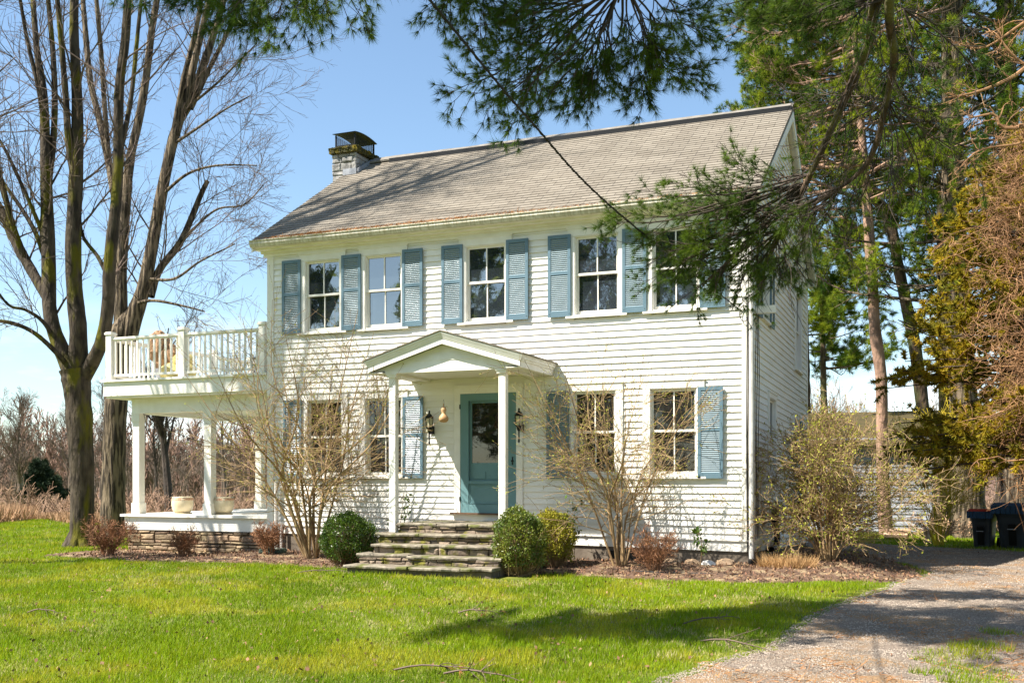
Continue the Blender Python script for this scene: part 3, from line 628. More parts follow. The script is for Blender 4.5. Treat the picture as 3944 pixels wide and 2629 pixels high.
# ================================================================== STONE STEPS
steps = thing('stone_steps', 'mossy fieldstone steps with flat slab treads below the front door', 'steps', (-4.9, -1.6, -.3))
st = [(-5.70, -3.4, -1.36, .428, 0), (-5.90, -3.36, -1.67, .275, 1), (-5.82, -3.4, -1.98, .118, 2), (-5.92, -3.38, -2.28, -.035, 3), (-5.98, -3.40, -2.58, -.185, 4)]
for (x0, x1, y, zt, k) in st:
    g = R_(60 + k); yb_ = -.04 if k == 0 else st[k - 1][2] + .06
    cuts = [x0]
    while cuts[-1] < x1 - .5: cuts.append(cuts[-1] + g.uniform(.55, 1.2))
    cuts[-1] = x1
    m = MB()
    for a, b in zip(cuts[:-1], cuts[1:]):
        nn = max(3, int((b - a) / .12)); xs = np.linspace(a + .006, b - .006, nn); fy = y - .035 + g.normal(0, .022, nn) + g.normal(0, .015); tz = zt + g.normal(0, .006) + g.normal(0, .004, nn)
        V = np.concatenate([np.stack([xs, fy, tz - .045], -1), np.stack([xs, fy - .006, tz - .02], -1), np.stack([xs, fy + .012, tz], -1), np.stack([xs, np.full(nn, yb_), tz], -1), np.stack([xs, np.full(nn, yb_), tz - .045], -1)])
        i = np.arange(nn - 1); m.add(V, np.vstack([np.stack([r * nn + i, r * nn + i + 1, ((r + 1) % 5) * nn + i + 1, ((r + 1) % 5) * nn + i], -1) for r in range(5)])); 
        m.add(V[[0, nn, 2 * nn, 3 * nn, 4 * nn]], [(0, 1, 2, 3, 4)]); m.add(V[[nn - 1, 2 * nn - 1, 3 * nn - 1, 4 * nn - 1, 5 * nn - 1]], [(0, 1, 2, 3, 4)])
    m.build('tread', SLAB, steps)
    if k < 4:
        zn = st[k + 1][3]
        stonewall(flat(y + .03), x0 + .03, x1 - .03, zn - .02, zt - .047, STEPST, steps, 'riser_stones', 70 + k, (.05, .106), (.10, .42), .05, .012)
    m = MB(); m.box(x0 + .04, x1 - .04, y + .035, yb_, zt - .4, zt - .047); m.build('step_core', MORTAR, steps)

# ================================================================== THINGS AT THE HOUSE
def lantern(x, lab):
    t = thing('wall_lantern', lab, 'lantern', (x, -.03, 2.2), 'lanterns beside the front door'); c = (x, -.15, 0)
    m = MB(); m.box(x - .045, x + .045, -.045, -.03, 1.98, 2.12); m.beam((x, -.04, 2.04), (x, -.15, 2.05), .02, .02)
    m.lathe([(0, .0), (.012, .0), (.02, .03), (.012, .06), (.014, .2), (.03, .22), (.045, .27), (.055, .29), (.062, .30)], (x, -.15, 1.80), 8); m.build('bracket', DARK, t)
    m = MB(); m.lathe([(.075, 0), (.085, .02), (.05, .06), (.02, .085), (.015, .11), (.02, .125), (0, .15)], (x, -.15, 2.26), 6)
    for k in range(6):
        a = k * PI / 3; m.beam((x + .06 * math.cos(a), -.15 + .06 * math.sin(a), 2.10), (x + .078 * math.cos(a), -.15 + .078 * math.sin(a), 2.265), .008, .008, (.3, 1, 0))
    m.build('lantern_frame', DARK, t)
    m = MB(); m.lathe([(.054, 0), (.070, .158)], (x, -.15, 2.102), 6); m.build('lantern_glass', LGLASS, t)
lantern(-5.69, 'black wall lantern left of the blue door, half in the sun'); lantern(-3.955, 'black wall lantern right of the blue door, in the shade beside the canopy post')
gx, gy = -4.93, -1.12
t = thing('hanging_gourd', 'dried orange gourd hanging on a chain under the door canopy', 'gourd', (gx, gy, 2.15))
m = MB(); m.lathe([(0, 0), (.05, .008), (.078, .04), (.082, .075), (.062, .115), (.034, .15), (.030, .165), (.046, .20), (.047, .225), (.034, .25), (.014, .27), (.008, .32), (.0, .325)], (gx, gy, 2.12), 24); m.build('gourd_body', GOURD, t, smooth=True)
m = MB(); n = 17
for k in range(n):
    z = 2.50 + (2.97 - 2.50) * k / n; a = np.linspace(0, 2 * PI, 7); ax = (np.cos(a) * .011, 0 * a) if k % 2 else (0 * a, np.cos(a) * .011)
    m.tubes(np.stack([gx + ax[0], gy + ax[1], z + .014 + np.sin(a) * .018], -1), .0028, 4)
m.tubes([[(gx - .012, gy, 2.44), (gx - .008, gy, 2.47), (gx, gy, 2.51)]], .002, 4); m.tubes([[(gx + .012, gy, 2.40), (gx + .01, gy, 2.47), (gx, gy, 2.51)]], .002, 4)
m.build('chain', DARK, t)

def pot(x, lab, y=.62, s=1.):
    t = thing('planter_pot', lab, 'planter', (x, y, .45), 'planters on the porch edge')
    m = MB(); m.lathe([(0, .03), (.155, .03), (.195, .08), (.222, .18), (.22, .26), (.205, .335), (.21, .355), (.195, .36), (.185, .34), (.2, .25), (0, .24)], (x, y, .45), 28); m.build('pot_body', POT, t, smooth=True)
    m = MB(); m.lathe([(.2065, .335), (.2165, .300), (.2175, .290), (.215, .287)], (x, y, .45), 28); m.build('painted_band', TERRA, t)
    m = MB(); m.lathe([(0, .0), (.18, .0), (.205, .022), (.195, .028), (.16, .02)], (x, y, .45), 24); m.build('saucer', POT, t)
pot(-11.83, 'round cream pot with rusty band, left of the middle porch post'); pot(-10.80, 'round cream pot standing right of the middle porch post')
# string lights
t = thing('string_lights', 'black string of hanging bulbs strung under the porch ceiling', 'string lights', (-11.5, .6, 2.4))
kn = [(-12.68, .42, 2.54), (-12.2, 1.3, 2.06), (-11.5, 2.4, 1.84), (-10.9, 3.3, 1.96), (-10.3, 4.4, 2.5)]; P = catmull(kn, 30); m = MB(); m.tubes(P, .007, 4); Q = catmull([(-10.9, .5, 2.5), (-10.2, .9, 2.15), (-9.6, 1.3, 2.05), (-9.3, 1.7, 2.4)], 20); m.tubes(Q, .007, 4); m.tubes([[(-12.7, .45, 2.55), (-12.66, .5, 2.3), (-12.55, .6, 2.0)]], .006, 4); m.build('wire', CABLE, t)
for S, ii in ((P, (7, 12, 17, 22)), (Q, (7, 12))):
    for i in ii:
        x, y, z = S[i]; m = MB(); m.lathe([(0, 0), (.018, 0), (.02, -.07), (.0, -.07)], (x, y, z), 8); b = m.build('socket', DARK, t)
        m = MB(); m.lathe([(.012, -.07), (.028, -.10), (.026, -.13), (0, -.15)], (x, y, z), 8); m.build('bulb', LGLASS, b)
# porch seat and deck furniture
def slat_chair(x, y, z, rot, m1, lab, nm='folding_chair'):
    t = thing(nm, lab, 'chair', (x, y, z)); c, s_ = math.cos(rot), math.sin(rot)
    T = lambda a, b, h: (x + a * c - b * s_, y + a * s_ + b * c, z + h)
    m = MB()
    for k in range(5): m.beam(T(-.2, -.18 + .085 * k, .44), T(.2, -.18 + .085 * k, .44), .065, .018)
    m.build('seat', m1, t); m = MB()
    for h in (.66, .77): m.beam(T(-.2, .24, h), T(.2, .24, h), .02, .075)
    m.build('backrest', m1, t)
    for sx in (-.2, .2):
        m = MB(); m.beam(T(sx, -.2, 0), T(sx, .26, .86), .025, .012); m.beam(T(sx, .25, 0), T(sx, -.18, .44), .025, .012); m.build('leg', DARK, t)
slat_chair(-11.0, 2.3, 3.235, .15, TEAL, 'teal slatted folding chair on the roof deck'); slat_chair(-9.95, 2.2, 3.235, -.2, BROWNW, 'brown slatted folding chair on the roof deck near the house')
t = thing('bistro_table', 'small round dark metal table between the deck chairs', 'table', (-10.55, 1.7, 3.235)); m = MB(); m.lathe([(0, .5), (.27, .5), (.27, .52), (0, .52)], (-10.55, 1.7, 3.235), 20); m.build('table_top', DARK, t); 
for k in range(3):
    a = k * 2.1; m = MB(); m.beam((-10.55 + .2 * math.cos(a), 1.7 + .2 * math.sin(a), 3.235), (-10.55 - .12 * math.cos(a), 1.7 - .12 * math.sin(a), 3.74), .018, .018); m.build('leg', DARK, t)
def lump(m, c, rx, ry, rz, seed, n=18, k=11, amp=.12, f=5):
    g = R_(seed); ph = np.linspace(0, PI, k); th = np.arange(n) * 2 * PI / n; p, q = np.meshgrid(ph, th, indexing='ij'); o = g.uniform(0, 6, 4)
    r = 1 + amp * (np.sin(f * q + o[0] + 2 * p) + .6 * np.sin(3 * p * 2 + o[1] + q * 2) + .5 * np.sin(7 * q + o[2] - 4 * p)) * np.sin(p)
    V = np.stack([c[0] + rx * r * np.sin(p) * np.cos(q), c[1] + ry * r * np.sin(p) * np.sin(q), c[2] + rz * r * np.cos(p)], -1)
    i, j = np.meshgrid(np.arange(k - 1), np.arange(n), indexing='ij'); j2 = (j + 1) % n
    m.add(V, np.stack([i * n + j, (i + 1) * n + j, (i + 1) * n + j2, i * n + j2], -1).reshape(-1, 4))
t = thing('wrapped_plant', 'tall potted plant wrapped in brown burlap behind the deck railing', 'plant', (-12.55, .75, 3.235))
m = MB(); lump(m, (-12.6, .8, 3.98), .22, .2, .36, 1, amp=.16); lump(m, (-12.42, .85, 3.72), .24, .2, .34, 2, amp=.2, f=6); lump(m, (-12.3, .9, 3.62), .16, .16, .3, 4, amp=.2); m.build('burlap_wrap', BURLAP, t); m = MB(); m.lathe([(0, 0), (.13, 0), (.18, .28), (.0, .3)], (-12.5, .82, 3.235), 16); m.build('pot', GREYW, t)
t = thing('vinyl_cushions', 'heap of pale yellow vinyl cushions on the deck behind the railing', 'cushions', (-12.0, .6, 3.235))
for k, (c, r) in enumerate((((-12.12, .62, 3.42), (.27, .2, .19)), ((-11.78, .66, 3.42), (.22, .2, .20)), ((-11.9, .72, 3.66), (.25, .18, .18)))):
    m = MB(); lump(m, c, *r, 5 + k, amp=.07, f=3); m.build('cushion', YELL, t, smooth=True)
t = thing('porch_bench', 'dark slatted bench on the porch beside the house wall', 'bench', (-9.75, 2.4, .45)); m = MB()
for k in range(6): m.beam((-10.15 + .15 * k, 2.65, .85), (-10.15 + .15 * k, 2.7, 1.35), .05, .02, (0, 1, 0))
m.beam((-10.25, 2.7, 1.37), (-9.3, 2.7, 1.37), .04, .06); m.build('backrest', DARK, t); m = MB(); m.box(-10.25, -9.3, 2.1, 2.65, .84, .88); m.build('seat', DARK, t)
for x in (-10.2, -9.35):
    for y in (2.15, 2.62): m = MB(); m.box(x - .025, x + .025, y - .025, y + .025, .45, .84); m.build('leg', DARK, t)
# hose, loops of vine wire
a = np.linspace(0, 9 * PI, 110); m = MB(); m.tubes(np.stack([-8.78 + (.27 + .02 * np.sin(a * .7)) * np.cos(a), -.52 + (.17 + .02 * np.cos(a * .6)) * np.sin(a), -.215 + .008 * a / PI * 1.2 + .01 * np.sin(a * 3)], -1), .013, 6)
m.build('garden_hose', HOSE, None, 'coiled dark green garden hose on the mulch left of the shrub', 'hose', loc=(-8.78, -.52, -.24))
m = MB(); xs = np.linspace(-9.6, -7.1, 20); m.tubes(np.stack([xs, -1.25 + .12 * np.sin(xs * 2.2), gz(xs, -1.25) + .02], -1), .013, 6); m.build('drip_pipe', CABLE, None, 'black drip pipe on the mulch at the left of the steps', 'pipe', loc=(-8.3, -1.25, -.3))
m = MB(); xs = np.linspace(-2.9, 1.2, 26); m.tubes(np.stack([xs, -1.1 + .1 * np.sin(xs * 1.7) + .03 * np.sin(xs * 6), gz(xs, -1.1) + .02], -1), .013, 6); m.build('drip_pipe', CABLE, None, 'black drip pipe on the mulch between steps and downspout', 'pipe', loc=(-.8, -1.1, -.3))
# overhead cable
P = np.array([atd(962., -30., 6.4), atd(1216, 275, 8.5), atd(1418, 487, 11.2), (-.12, -.08, 3.84)]); 
Pc = catmull(P, 40); m = MB(); m.tubes(Pc, .009, 6); a = np.linspace(0, 1, 60); Pw = catmull(P, 400); th = np.linspace(0, 260, 400)
m.tubes(Pw + np.stack([.010 * np.cos(th), 0 * th, .010 * np.sin(th)], -1), .004, 4); m.build('power_cable', CABLE, None, 'black power cable running down across the roof to the house corner', 'cable', loc=tuple(P[3]))
# bins
def bin_(x, y, lab, lid, s, wide=1.):
    z = float(gz(x, y)); t = thing('wheeled_bin', lab, 'bin', (x, y, z)); q = rad(-16); c, s_ = math.cos(q), math.sin(q)
    T = lambda a, b, h: (x + (a * c - b * s_) * s, y + (a * s_ + b * c) * s, z + h * s)
    w0, w1, d0, d1 = .20 * wide, .29 * wide, .22, .37
    m = MB(); sec = [(0.0, w0, d0), (.06, w0 + .015, d0 + .02), (.62, w1 - .03, d1 - .05), (.72, w1 + .0, d1 - .02), (.86, w1 + .02, d1)]
    nP = 16; rows = []
    for h, w, d in sec:
        for k in range(nP):
            a = 2 * PI * (k + .5) / nP; ca, sa = math.cos(a), math.sin(a); e = .32
            rows.append(T(w * math.copysign(abs(ca) ** e, ca), d * math.copysign(abs(sa) ** e, sa), h))
    i, j = np.meshgrid(np.arange(len(sec) - 1), np.arange(nP), indexing='ij'); j2 = (j + 1) % nP; m.add(rows, np.stack([i * nP + j, i * nP + j2, (i + 1) * nP + j2, (i + 1) * nP + j], -1).reshape(-1, 4)); b = m.build('bin_body', BINM, t, smooth=False)
    m = MB(); m.hexa([T(-.07, -d0 - .035, .08), T(.07, -d0 - .035, .08), T(.07, -d0 + .03, .08), T(-.07, -d0 + .03, .08), T(-.07, -d1 + .01, .5), T(.07, -d1 + .01, .5), T(.07, -d1 + .06, .5), T(-.07, -d1 + .06, .5)]); m.build('grip_recess', DARK, b)
    m = MB(); m.beam(T(-.08, -d1 - .005, .40), T(.08, -d1 - .005, .40), .02 * s, .02 * s); m.build('grip_bar', LEAD, b)
    m = MB(); m.hexa([T(-w1 - .03, -d1 - .06, .86), T(w1 + .03, -d1 - .06, .86), T(w1 + .03, d1 + .03, .86), T(-w1 - .03, d1 + .03, .86), T(-w1 + .02, -d1 + .01, .92), T(w1 - .02, -d1 + .01, .92), T(w1 - .02, d1 + .08, .90), T(-w1 + .02, d1 + .08, .90)]); m.build('lid', lid, t)
    m = MB(); n = 8
    for k in range(n):
        u0 = -w1 - .02 + (2 * w1 + .04) * k / n; u1 = u0 + (2 * w1 + .04) / n * .8; m.hexa([T(u0, -d1 - .055, .70), T(u1, -d1 - .055, .70), T(u1, -d1 - .01, .70), T(u0, -d1 - .01, .70), T(u0, -d1 - .075, .858), T(u1, -d1 - .075, .858), T(u1, -d1 - .01, .858), T(u0, -d1 - .01, .858)])
    m.hexa([T(-w1 - .03, -d1 - .04, .72), T(w1 + .03, -d1 - .04, .72), T(w1 + .03, -d1, .72), T(-w1 - .03, -d1, .72), T(-w1 - .03, -d1 - .055, .858), T(w1 + .03, -d1 - .055, .858), T(w1 + .03, -d1, .858), T(-w1 - .03, -d1, .858)])
    m.build('ribbed_skirt', LIDB, t)
    for sx in (-1, 1):
        m = MB(); cc = T(sx * (w0 + .05), d0 + .08, .12); a = np.linspace(0, 2 * PI, 17)[:-1]; P = [tuple(np.array(cc) + .12 * s * np.array([-s_ * math.cos(q2), c * math.cos(q2), math.sin(q2)])) for q2 in a]; m.prism(P, np.array([c, s_, 0]) * .05 * sx); m.build('wheel', RUBBER, t)
    m = MB(); m.beam(T(-w1, d1 + .09, .86), T(w1, d1 + .09, .86), .03, .03); m.build('handle', BINM, t)
    return t, T, w1
t, T, w1 = bin_(3.68, 8.15, 'smaller dark wheeled bin with a red lid, left of the large bin', LIDR, .93, .88)
t, T, w1 = bin_(4.30, 7.95, 'larger dark wheeled bin with a blue lid and pale side marking', LIDB, 1.08, 1.2)
m = MB(); sx = w1 - .018
S = lambda b, h: T(sx + .012 + (h - .6) * .09, b, h)
m.prism([S(-.05, .56), S(.12, .56), S(.15, .63), S(-.08, .63)], (.003, 0, 0)); m.prism([S(-.03, .655), S(.1, .655), S(.1, .668), S(-.03, .668)], (.003, 0, 0)); m.prism([S(-.04, .535), S(.11, .535), S(.11, .546), S(-.04, .546)], (.003, 0, 0)); m.prism([S(-.02, .513), S(.09, .513), S(.09, .522), S(-.02, .522)], (.003, 0, 0)); mk = m.build('side_marking', FRINGE, t)
m = MB()
for k in range(6):
    b0 = -.045 + .03 * k; m.prism([S(b0, .575), S(b0 + .006, .575), S(b0 + .012, .615), S(b0 + .006, .615)], (.006, 0, 0)); m.prism([S(b0 + .012, .615), S(b0 + .018, .615), S(b0 + .024, .575), S(b0 + .018, .575)], (.006, 0, 0))
m.build('lettering', DARK, mk)
# shed
sx0, sx1, sy0, sy1 = -6.5, 2.62, 14.4, 19.5
shed = thing('shed', 'long low shed of grey weathered boards behind the house', 'shed', (-2, 16, -.3)); m = MB(); g = R_(4); z = -.45
while z < 2.25:
    zt = z + .165; m.hexa([(sx0, sy0 - .03, z), (sx1 - .1, sy0 - .03, z), (sx1 - .1, sy0 + .05, z), (sx0, sy0 + .05, z), (sx0, sy0 - .004, zt + .01), (sx1 - .1, sy0 - .004, zt + .01), (sx1 - .1, sy0 + .05, zt + .01), (sx0, sy0 + .05, zt + .01)]); z = zt
m.box(sx0, sx0 + .05, sy0 + .05, sy1, -.5, 2.3); m.box(sx1 - .08, sx1 - .01, sy0 + .06, sy1, -.5, 2.3); m.box(sx0, sx1 - .02, sy1 - .05, sy1, -.5, 2.3); m.build('board_wall', GREYW, shed)
m = MB(); m.box(sx1 - .12, sx1, sy0 - .045, sy0 + .06, -.5, 2.28); m.box(-.2, -.1, sy0 - .045, sy0 + .03, -.4, 2.2); m.build('corner_board', GREYW, shed)
m = MB(); m.prism([(sx0 - .2, sy0 - .3, 2.2), (sx0 - .2, (sy0 + sy1) / 2, 3.25), (sx0 - .2, sy1 + .3, 2.2), (sx0 - .2, sy1 + .3, 2.12), (sx0 - .2, sy0 - .3, 2.12)], (sx1 - sx0 + .35, 0, 0)); m.build('roof', MOSSR, shed)
# firewood and branches near the shed
t = None
for k, (x, y, z, L_, r) in enumerate(((1.75, 10.9, .08, .55, .085), (1.8, 11.05, .07, .5, .075), (1.85, 10.95, .20, .5, .07), (1.7, 11.2, .08, .5, .07))):
    g = R_(k + 50); z0 = float(gz(x, y)) + z; m = MB(); a = np.linspace(0, 2 * PI, 10)[:-1]; rr = r * (1 + g.normal(0, .1, 9)); P = [(x - L_ / 2, y + rr[i] * math.cos(q), z0 + rr[i] * math.sin(q)) for i, q in enumerate(a)]; m.prism(P, (L_, .06, 0))
    m.build('split_log', LOGM, None, ['pale split log at the bottom front of the small woodpile by the shed', 'pale split log at the bottom middle of the small woodpile by the shed', 'pale split log lying on top of the small woodpile by the shed', 'pale split log at the back of the small woodpile by the shed'][k], 'log', 'logs in the small woodpile', loc=(x, y, z0 - r))
x, y = 2.55, 9.6; z = float(gz(x, y)); m = MB(); m.tubes([[(x - .02, y, z + .02), (x - .06, y, z + .2), (x - .09, y - .02, z + .36)]], [[.07, .055, .05]], 9); m.lathe([(0, .36), (.05, .355), (.05, .34)], (x - .09, y - .02, z), 9); m.build('cut_stump', LOGM, None, 'short sawn limb stub standing in the grass near the shed', 'stump', loc=(x, y, z))
# bed stones
g = R_(44)
for k, (x, y, r) in enumerate(((-.62, -.35, .09), (-.35, -.32, .12), (-.9, -.3, .10), (-1.25, -.32, .11))):
    m = MB(); z = float(gz(x, y)); lump(m, (x, y, z + r * .4), r * 1.3, r, r * .8, 80 + k, 10, 7, .14); m.build('rock', STONE if k else mat('pale_stone', (.62, .6, .57), rough=.8), None, ['white rounded rock against the foundation behind the red twiggy shrub', 'large brown rock at the foundation near the house corner', 'brown rock against the foundation, left of the white one', 'brown rock farthest left along the bare foundation'][k], 'rock', 'rocks along the foundation', loc=(x, y, z))
# ================================================================== GROUND
def sheet(xs, ys):
    X, Y = np.meshgrid(xs, ys, indexing='ij'); Z = gz(X, Y); V = np.stack([X, Y, Z], -1).reshape(-1, 3); n, m_ = X.shape
    i, j = np.meshgrid(np.arange(n - 1), np.arange(m_ - 1), indexing='ij'); return V, np.stack([i * m_ + j, (i + 1) * m_ + j, (i + 1) * m_ + j + 1, i * m_ + j + 1], -1).reshape(-1, 4)
ax = lambda a, b, c, d, n1, n2, n3: np.unique(np.r_[np.linspace(a, b, n1), np.linspace(b, c, n2), np.linspace(c, d, n3)])
V, F = sheet(ax(-700, -30, 14, 500, 40, 150, 30), ax(-60, -18, 24, 700, 10, 140, 50))
MB().add(V, F).build('lawn', LAWN, kind='structure', smooth=True)
def ribbon(Lc, Rc, n, dz, name, mt, rough=.0, seed=1):
    g = R_(seed); k = len(Lc); t = np.linspace(0, 1, n)[:, None, None]; P = (1 - t) * Lc[None] + t * Rc[None]; X, Y = P[..., 0], P[..., 1]
    Z = gz(X, Y) + dz * np.minimum(1, np.minimum(t[..., 0], 1 - t[..., 0]) * n / 2.) + g.normal(0, rough, X.shape)
    Z[0] -= .02; Z[-1] -= .02; V = np.stack([X, Y, Z], -1).reshape(-1, 3); i, j = np.meshgrid(np.arange(n - 1), np.arange(k - 1), indexing='ij')
    return MB().add(V, np.stack([i * k + j, (i + 1) * k + j, (i + 1) * k + j + 1, i * k + j + 1], -1).reshape(-1, 4)).build(name, mt, kind='structure', smooth=True)
ribbon(dl, dr, 40, .012, 'driveway', GRAVEL, .004, 2)
fr = np.vstack([np.c_[bf_x, bf_y], catmull([(2.0, bf_y[-1]), (2.55, -.3), (2.5, 1.2), (2.1, 2.8), (1.4, 4.2), (.8, 5.4), (.0, 7.2)], 60)])
bk = np.vstack([np.c_[bf_x, np.full(150, .22)], np.c_[np.full(60, -.1), np.linspace(.22, 7.2, 60)]]); bk[:150, 0] = np.minimum(bf_x, -.1)
ribbon(fr, bk, 26, .03, 'mulch_bed', MULCH, .008, 3)
# hills beyond
g = R_(8); xs = np.linspace(-520, 420, 160); ys = np.linspace(235, 520, 24); X, Y = np.meshgrid(xs, ys, indexing='ij')
Hh = 14 * sst(235, 330, Y) + 5 * np.sin(X / 90 + 1) * sst(250, 330, Y); Z = gz(X, Y) - .5 + Hh + g.normal(0, .7, X.shape) * sst(240, 260, Y)
n, m_ = X.shape; i, j = np.meshgrid(np.arange(n - 1), np.arange(m_ - 1), indexing='ij')
MB().add(np.stack([X, Y, Z], -1).reshape(-1, 3), np.stack([i * m_ + j, (i + 1) * m_ + j, (i + 1) * m_ + j + 1, i * m_ + j + 1], -1).reshape(-1, 4)).build('wooded_hills', HILLM, kind='structure')

def scatter(n, dmin, dmax, xmin, xmax, g, power=2.):
    """ground points spread over the view, denser nearby"""
    u = g.uniform(0, 1, n); e = 2 - power
    d = np.exp(np.log(dmin) + u * np.log(dmax / dmin)) if abs(e) < 1e-3 else (dmin ** e + u * (dmax ** e - dmin ** e)) ** (1 / e)
    s = g.uniform(xmin, xmax, n); q = ray(s, HY / K) * d[:, None] + CAM; return q[:, 0], q[:, 1], d
g = R_(12)
def patchy(x, y, f): return np.sin(x * f + 1.3 * np.sin(y * f * .7)) * np.sin(y * f * 1.1 + 1.7 * np.sin(x * f * .6 + 2)) + .5 * np.sin(x * f * 2.7 + y * f * 2.1)
x, y, d = scatter(620000, 6.2, 44, -60, 2420, g, 1.75)
ind = inpoly(x, y, DRIVE_POLY); inb = inpoly(x, y, BED_POLY)
ins = (x > -6.0) & (x < -2.9) & (y > -2.66) & (y < .1); house_m = (x > -13.3) & (x < .1) & (y > 0) & (y < 7.5) | (x < sx1) & (x > sx0) & (y > sy0) & (y < sy1)
cl = [(2230, 1535, .30), (2140, 1548, .16), (2195, 1505, .26), (2290, 1455, .22), (2110, 1515, .12), (2250, 1490, .25), (2170, 1525, .14), (2240, 1560, .3)]; strip_m = np.zeros(len(x), bool)
for a_, b_, r_ in cl:
    q_ = ray(a_, b_); p_ = CAM + q_ * ((-.33 - CAM[2]) / q_[2]); strip_m |= (((x - p_[0]) / r_) ** 2 + ((y - p_[1]) / r_) ** 2 + .7 * patchy(x, y, 9) < .9)
strip_m &= ind & (g.random(len(x)) < .85)
edge = inpoly(x + .16 + g.normal(0, .1, len(x)), y, DRIVE_POLY) & ~ind
ok = (~ind & ~inb & ~ins & ~house_m) | strip_m; ok &= ~(edge & (g.random(len(x)) < .4))
x, y, d, pm, ed = x[ok], y[ok], d[ok], (patchy(x, y, 1.3) + .6 * patchy(x, y, 3.7))[ok], edge[ok]; sm = strip_m[ok]
pw = patchy(x + 3, y, .8) + .7 * patchy(x, y + 2, 5.3); dry = (g.random(len(x)) < .05 + .12 * np.clip(pm - .3, 0, 1) + .45 * np.clip(pw - .75, 0, 1))
bare = g.random(len(x)) < .3 * np.clip(pm - .9, 0, 1); 
hgt = g.uniform(.025, .062, len(x)) * (1 + .35 * np.clip(-pm, -.5, 1)) * np.where(ed, .55, 1) * np.where(sm, 1.25, 1) * (1 + .02 * d)
wid = (.0032 + .00052 * d) * g.uniform(.7, 1.3, len(x))
def blades(sel, mt, nm, hs=1.):
    xx, yy, hh, ww = x[sel], y[sel], hgt[sel] * hs, wid[sel]; n = len(xx); P = np.stack([xx, yy, gz(xx, yy) - .004], -1)
    a = g.uniform(0, 2 * PI, n); s = np.stack([np.cos(a), np.sin(a), 0 * a], -1) * ww[:, None] / 2; ln = np.stack([g.normal(.1, .42, n), g.normal(.1, .42, n), np.ones(n)], -1); ln = nrm(ln) * hh[:, None]
    V = np.stack([P - s, P + s, P + ln], 1).reshape(-1, 3); MB().add(V, np.arange(3 * n).reshape(-1, 3)).build(nm, mt, kind='stuff')
blades(~dry & ~bare, BLADE, 'grass'); blades(dry & ~bare, DRYB, 'dry_grass', .8)
# dead leaves, crumbs and gravel stones
x2, y2, d2 = scatter(2600, 6.5, 30, -40, 2400, g, 1.4); k_ = ~inpoly(x2, y2, BED_POLY) & (~inpoly(x2, y2, DRIVE_POLY) | (g.random(len(x2)) < .15)) & ~((x2 > -13.2) & (x2 < 0) & (y2 > -.1)); x2, y2 = x2[k_], y2[k_]
m = MB(); leaves(m, np.stack([x2, y2, gz(x2, y2) + .022], -1), .038, g, D=np.array([0, 0, .25]), asp=.9); m.build('fallen_leaves', CHIPS, kind='stuff')
x2, y2, d2 = scatter(90000, 6.5, 26, 1450, 2420, g, 1.7); k_ = inpoly(x2, y2, DRIVE_POLY); x2, y2, d2 = x2[k_], y2[k_], d2[k_]; n = len(x2); r = g.uniform(.004, .010, n) * (1 + .03 * d2)
c = np.stack([x2, y2, gz(x2, y2) + .012], -1); O = np.array([(1, 0, 0), (0, 1, 0), (-1, 0, 0), (0, -1, 0), (.1, .1, .8), (0, 0, -.5)]); th = g.uniform(0, 6.28, n)
V = c[:, None] + r[:, None, None] * np.stack([O[None, :, 0] * np.cos(th)[:, None] - O[None, :, 1] * np.sin(th)[:, None] * .75, O[None, :, 0] * np.sin(th)[:, None] + O[None, :, 1] * np.cos(th)[:, None] * .75, np.broadcast_to(O[None, :, 2], (n, 6))], -1)
Fo = np.array([(0, 1, 4), (1, 2, 4), (2, 3, 4), (3, 0, 4)]); MB().add(V, (np.arange(n)[:, None, None] * 6 + Fo).reshape(-1, 3)).build('gravel_stones', PEBB, kind='stuff')
n = 26000; x2 = g.uniform(-13.2, 2.5, n); y2 = g.uniform(-2.0, 4, n); k_ = inpoly(x2, y2, BED_POLY) & ~((x2 > -6.0) & (x2 < -2.9) & (y2 > -2.66)); x2, y2 = x2[k_], y2[k_]
m = MB(); leaves(m, np.stack([x2, y2, gz(x2, y2) + g.uniform(.025, .05, len(x2))], -1), .055, g, D=np.array([0, 0, .2]), asp=.45); m.build('mulch_litter', CHIPS, kind='stuff')
n = 2600; s_ = g.uniform(0, 1, n); x2, y2, d2 = scatter(9000, 7, 22, 1500, 2420, g, 1.5); k_ = inpoly(x2, y2, DRIVE_POLY) & (patchy(x2, y2, 1.9) > .25); x2, y2 = x2[k_], y2[k_]
P = np.stack([x2, y2, gz(x2, y2) + .024], -1); m = MB(); m.add(*tris_at(P, np.tile([1., .3, .02], (len(P), 1)) * g.choice([-1, 1], len(P))[:, None], (.06, .12), .006, g, .5)); m.build('needle_litter', RUST, kind='stuff')

# fallen twigs on the lawn
def fallen(px, py, lab, L_, seed, ang0, green=False):
    g = R_(seed); q = ray(px, py); t_ = (-.33 - CAM[2]) / q[2]; p = CAM + q * t_; z = float(gz(p[0], p[1])); m = MB(); n = 9; t = np.linspace(0, 1, n); a = ang0
    P = np.stack([p[0] + L_ * (t - .5) * math.cos(a) + .05 * L_ * np.sin(t * 5), p[1] + L_ * (t - .5) * math.sin(a) + .06 * L_ * np.sin(t * 4 + 1), z + .03 + .05 * np.sin(t * 3) + .01 * np.sin(t * 9)], -1)
    r = np.linspace(.009, .003, n); m.tubes(P, r, 5); Q, R2 = grow(P[None], r[None], 9, (L_ * .2, L_ * .45), (.4, .9), .03, .12, 0, 5, .6, .0015, rng=g); m.tubes(Q, R2, 4)
    o = m.build('fallen_branch', TWIG, None, lab, 'branch', 'broken branches lying on the lawn', loc=(p[0], p[1], z))
    if green:
        m = MB(); Pp, Dd = ends(Q); tufts(m, Pp, Dd, 14, (.05, .09), .003, g, .35); c = m.build('needles', RUST, o)
